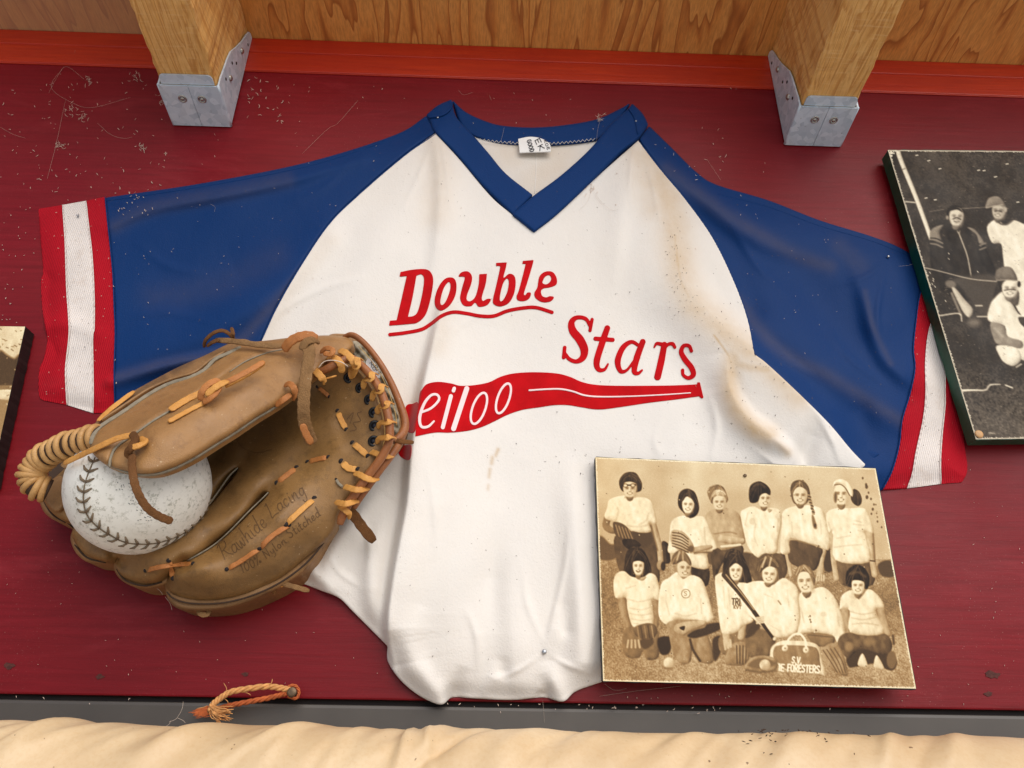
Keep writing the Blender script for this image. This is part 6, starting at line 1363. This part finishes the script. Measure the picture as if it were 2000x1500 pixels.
for _ in range(75):
    x = random.gauss(1545, 60); y = 1420+abs(random.gauss(0, 30)) if x > 1450 else 1416+abs(random.gauss(0, 12))
    if y > 1500: continue
    # onto the roll: march the ray until it meets the cylinder
    v = (U1(x, y, 50)-camp).normalized(); o2 = Vector((camp.y-CC[0], camp.z-CC[1])); v2 = Vector((v.y, v.z)); A_ = v2.dot(v2); B_ = o2.dot(v2); R_ = CR+.0016
    q_ = B_*B_-A_*(o2.dot(o2)-R_*R_)
    if q_ <= 0: continue
    p = camp+v*((-B_-math.sqrt(q_))/A_); a = random.uniform(0, 6.28); e_ = Vector((math.cos(a), 0, math.sin(a)*.5))*random.uniform(.0006, .0012)
    b.tube([p-e_, p, p+e_], random.uniform(.00025, .0004), 5)
rngs = [(1060, 878, 1460, 912), (880, 560, 1330, 900), (650, 700, 1180, 1340), (860, 300, 1250, 520), (1300, 450, 1345, 620), (1345, 590, 1500, 720), (1430, 690, 1540, 880), (120, 420, 185, 790), (1780, 760, 1840, 930)]
for k, (x0, y0, x1, y1) in enumerate(rngs):
    for _ in (range(26) if k in (4, 5, 6) else range(16)):
        x, y = random.uniform(x0, x1), random.uniform(y0, y1)
        if not blocked(x, y) and cell(_jer, x, y) < -4: b.fleck(x, y, random.uniform(1, 3.4), random.uniform(.00010, .00026))
for t in np.linspace(0, 1, 46):                                     # grime caught along the shoulder ridge
    p = cr([(1315, 440), (1325, 520), (1345, 575), (1395, 622), (1455, 672), (1510, 718)], n=10); q = p[int(t*(len(p)-1))]; b.fleck(q[0]+random.gauss(0, 9), q[1]+random.gauss(0, 9), random.uniform(1, 4), .00012)
b.done('dark_specks', M_GRIT, 'dark insect specks on the jersey and the cream cushion', 'specks')
b = Bits()
def web(pts, r=.00006, d=None):
    P = cr([p[:2] for p in pts], n=6); b.tube([U1(x, y, (surf(x, y)+random.uniform(.3, 1.6)) if d is None else d) for x, y in P], r)
for p in ([(125, 130), (100, 170), (140, 200), (180, 210), (255, 190)], [(95, 182), (112, 150), (130, 130), (165, 155)], [(158, 40), (150, 80), (143, 120)], [(190, 240), (215, 262), (240, 270), (258, 268)], [(700, 195), (660, 240), (640, 252), (590, 300)], [(128, 195), (110, 280), (92, 350)], [(955, 185), (960, 196)], [(985, 248), (982, 262), (978, 278)], [(1175, 228), (1168, 250), (1165, 275)],
          [(1040, 380), (1060, 370), (1085, 362), (1092, 372)], [(1156, 365), (1148, 392), (1130, 412)], [(1156, 368), (1175, 395), (1195, 410), (1210, 408)], [(1160, 380), (1175, 400)], [(1180, 1335), (1200, 1348), (1225, 1345)], [(1170, 1360), (1240, 1350), (1330, 1340)], [(1060, 1368), (1062, 1390), (1063, 1412)], [(1380, 310), (1400, 340), (1408, 352)],
          [(1755, 520), (1775, 518), (1788, 513)], [(411, 398), (420, 405), (418, 415)], [(895, 175), (905, 185), (925, 180)], [(0, 248), (25, 262), (50, 270)], [(1445, 60), (1460, 90), (1480, 110)], [(1470, 30), (1462, 80), (1440, 130)]): web(p)
for x, y, x1, y1 in ((300, 1145, 318, 1162), (322, 1165, 336, 1192), (330, 1170, 345, 1186), (470, 1165, 462, 1182), (358, 1370, 346, 1402), (346, 1402, 330, 1410), (346, 1402, 362, 1412), (333, 1408, 322, 1420)): web([(x, y), ((x+x1)/2+3, (y+y1)/2), (x1, y1)], .0001, 22)
b.done('cobwebs', M_WEB, 'thin cobweb threads on the wall and collar', 'cobweb')
# knots showing through the paint, lower corners
for x, y, r_ in ((20, 1300, 8), (1938, 1318, 10), (195, 1322, 6), (1930, 1355, 6), (480, 1316, 5)):
    c = U1(x, y, 0); V = [c+Vector((r_*MM/1000*1.5*math.cos(t)*random.uniform(.6, 1.2), -.0004, r_*MM/1000*.8*math.sin(t)*random.uniform(.5, 1.2))) for t in np.linspace(0, 6.283, 14, endpoint=False)]
    o = link('paint_chip', mesh('paint_chip', V+[v+Vector((0, .0003, 0)) for v in V], [tuple(range(14))[::-1]]+[(i, (i+1) % 14, 14+(i+1) % 14, 14+i) for i in range(14)], False), plain('chipped_paint', S(78, 34, 26), .8, .4, 500), wall)
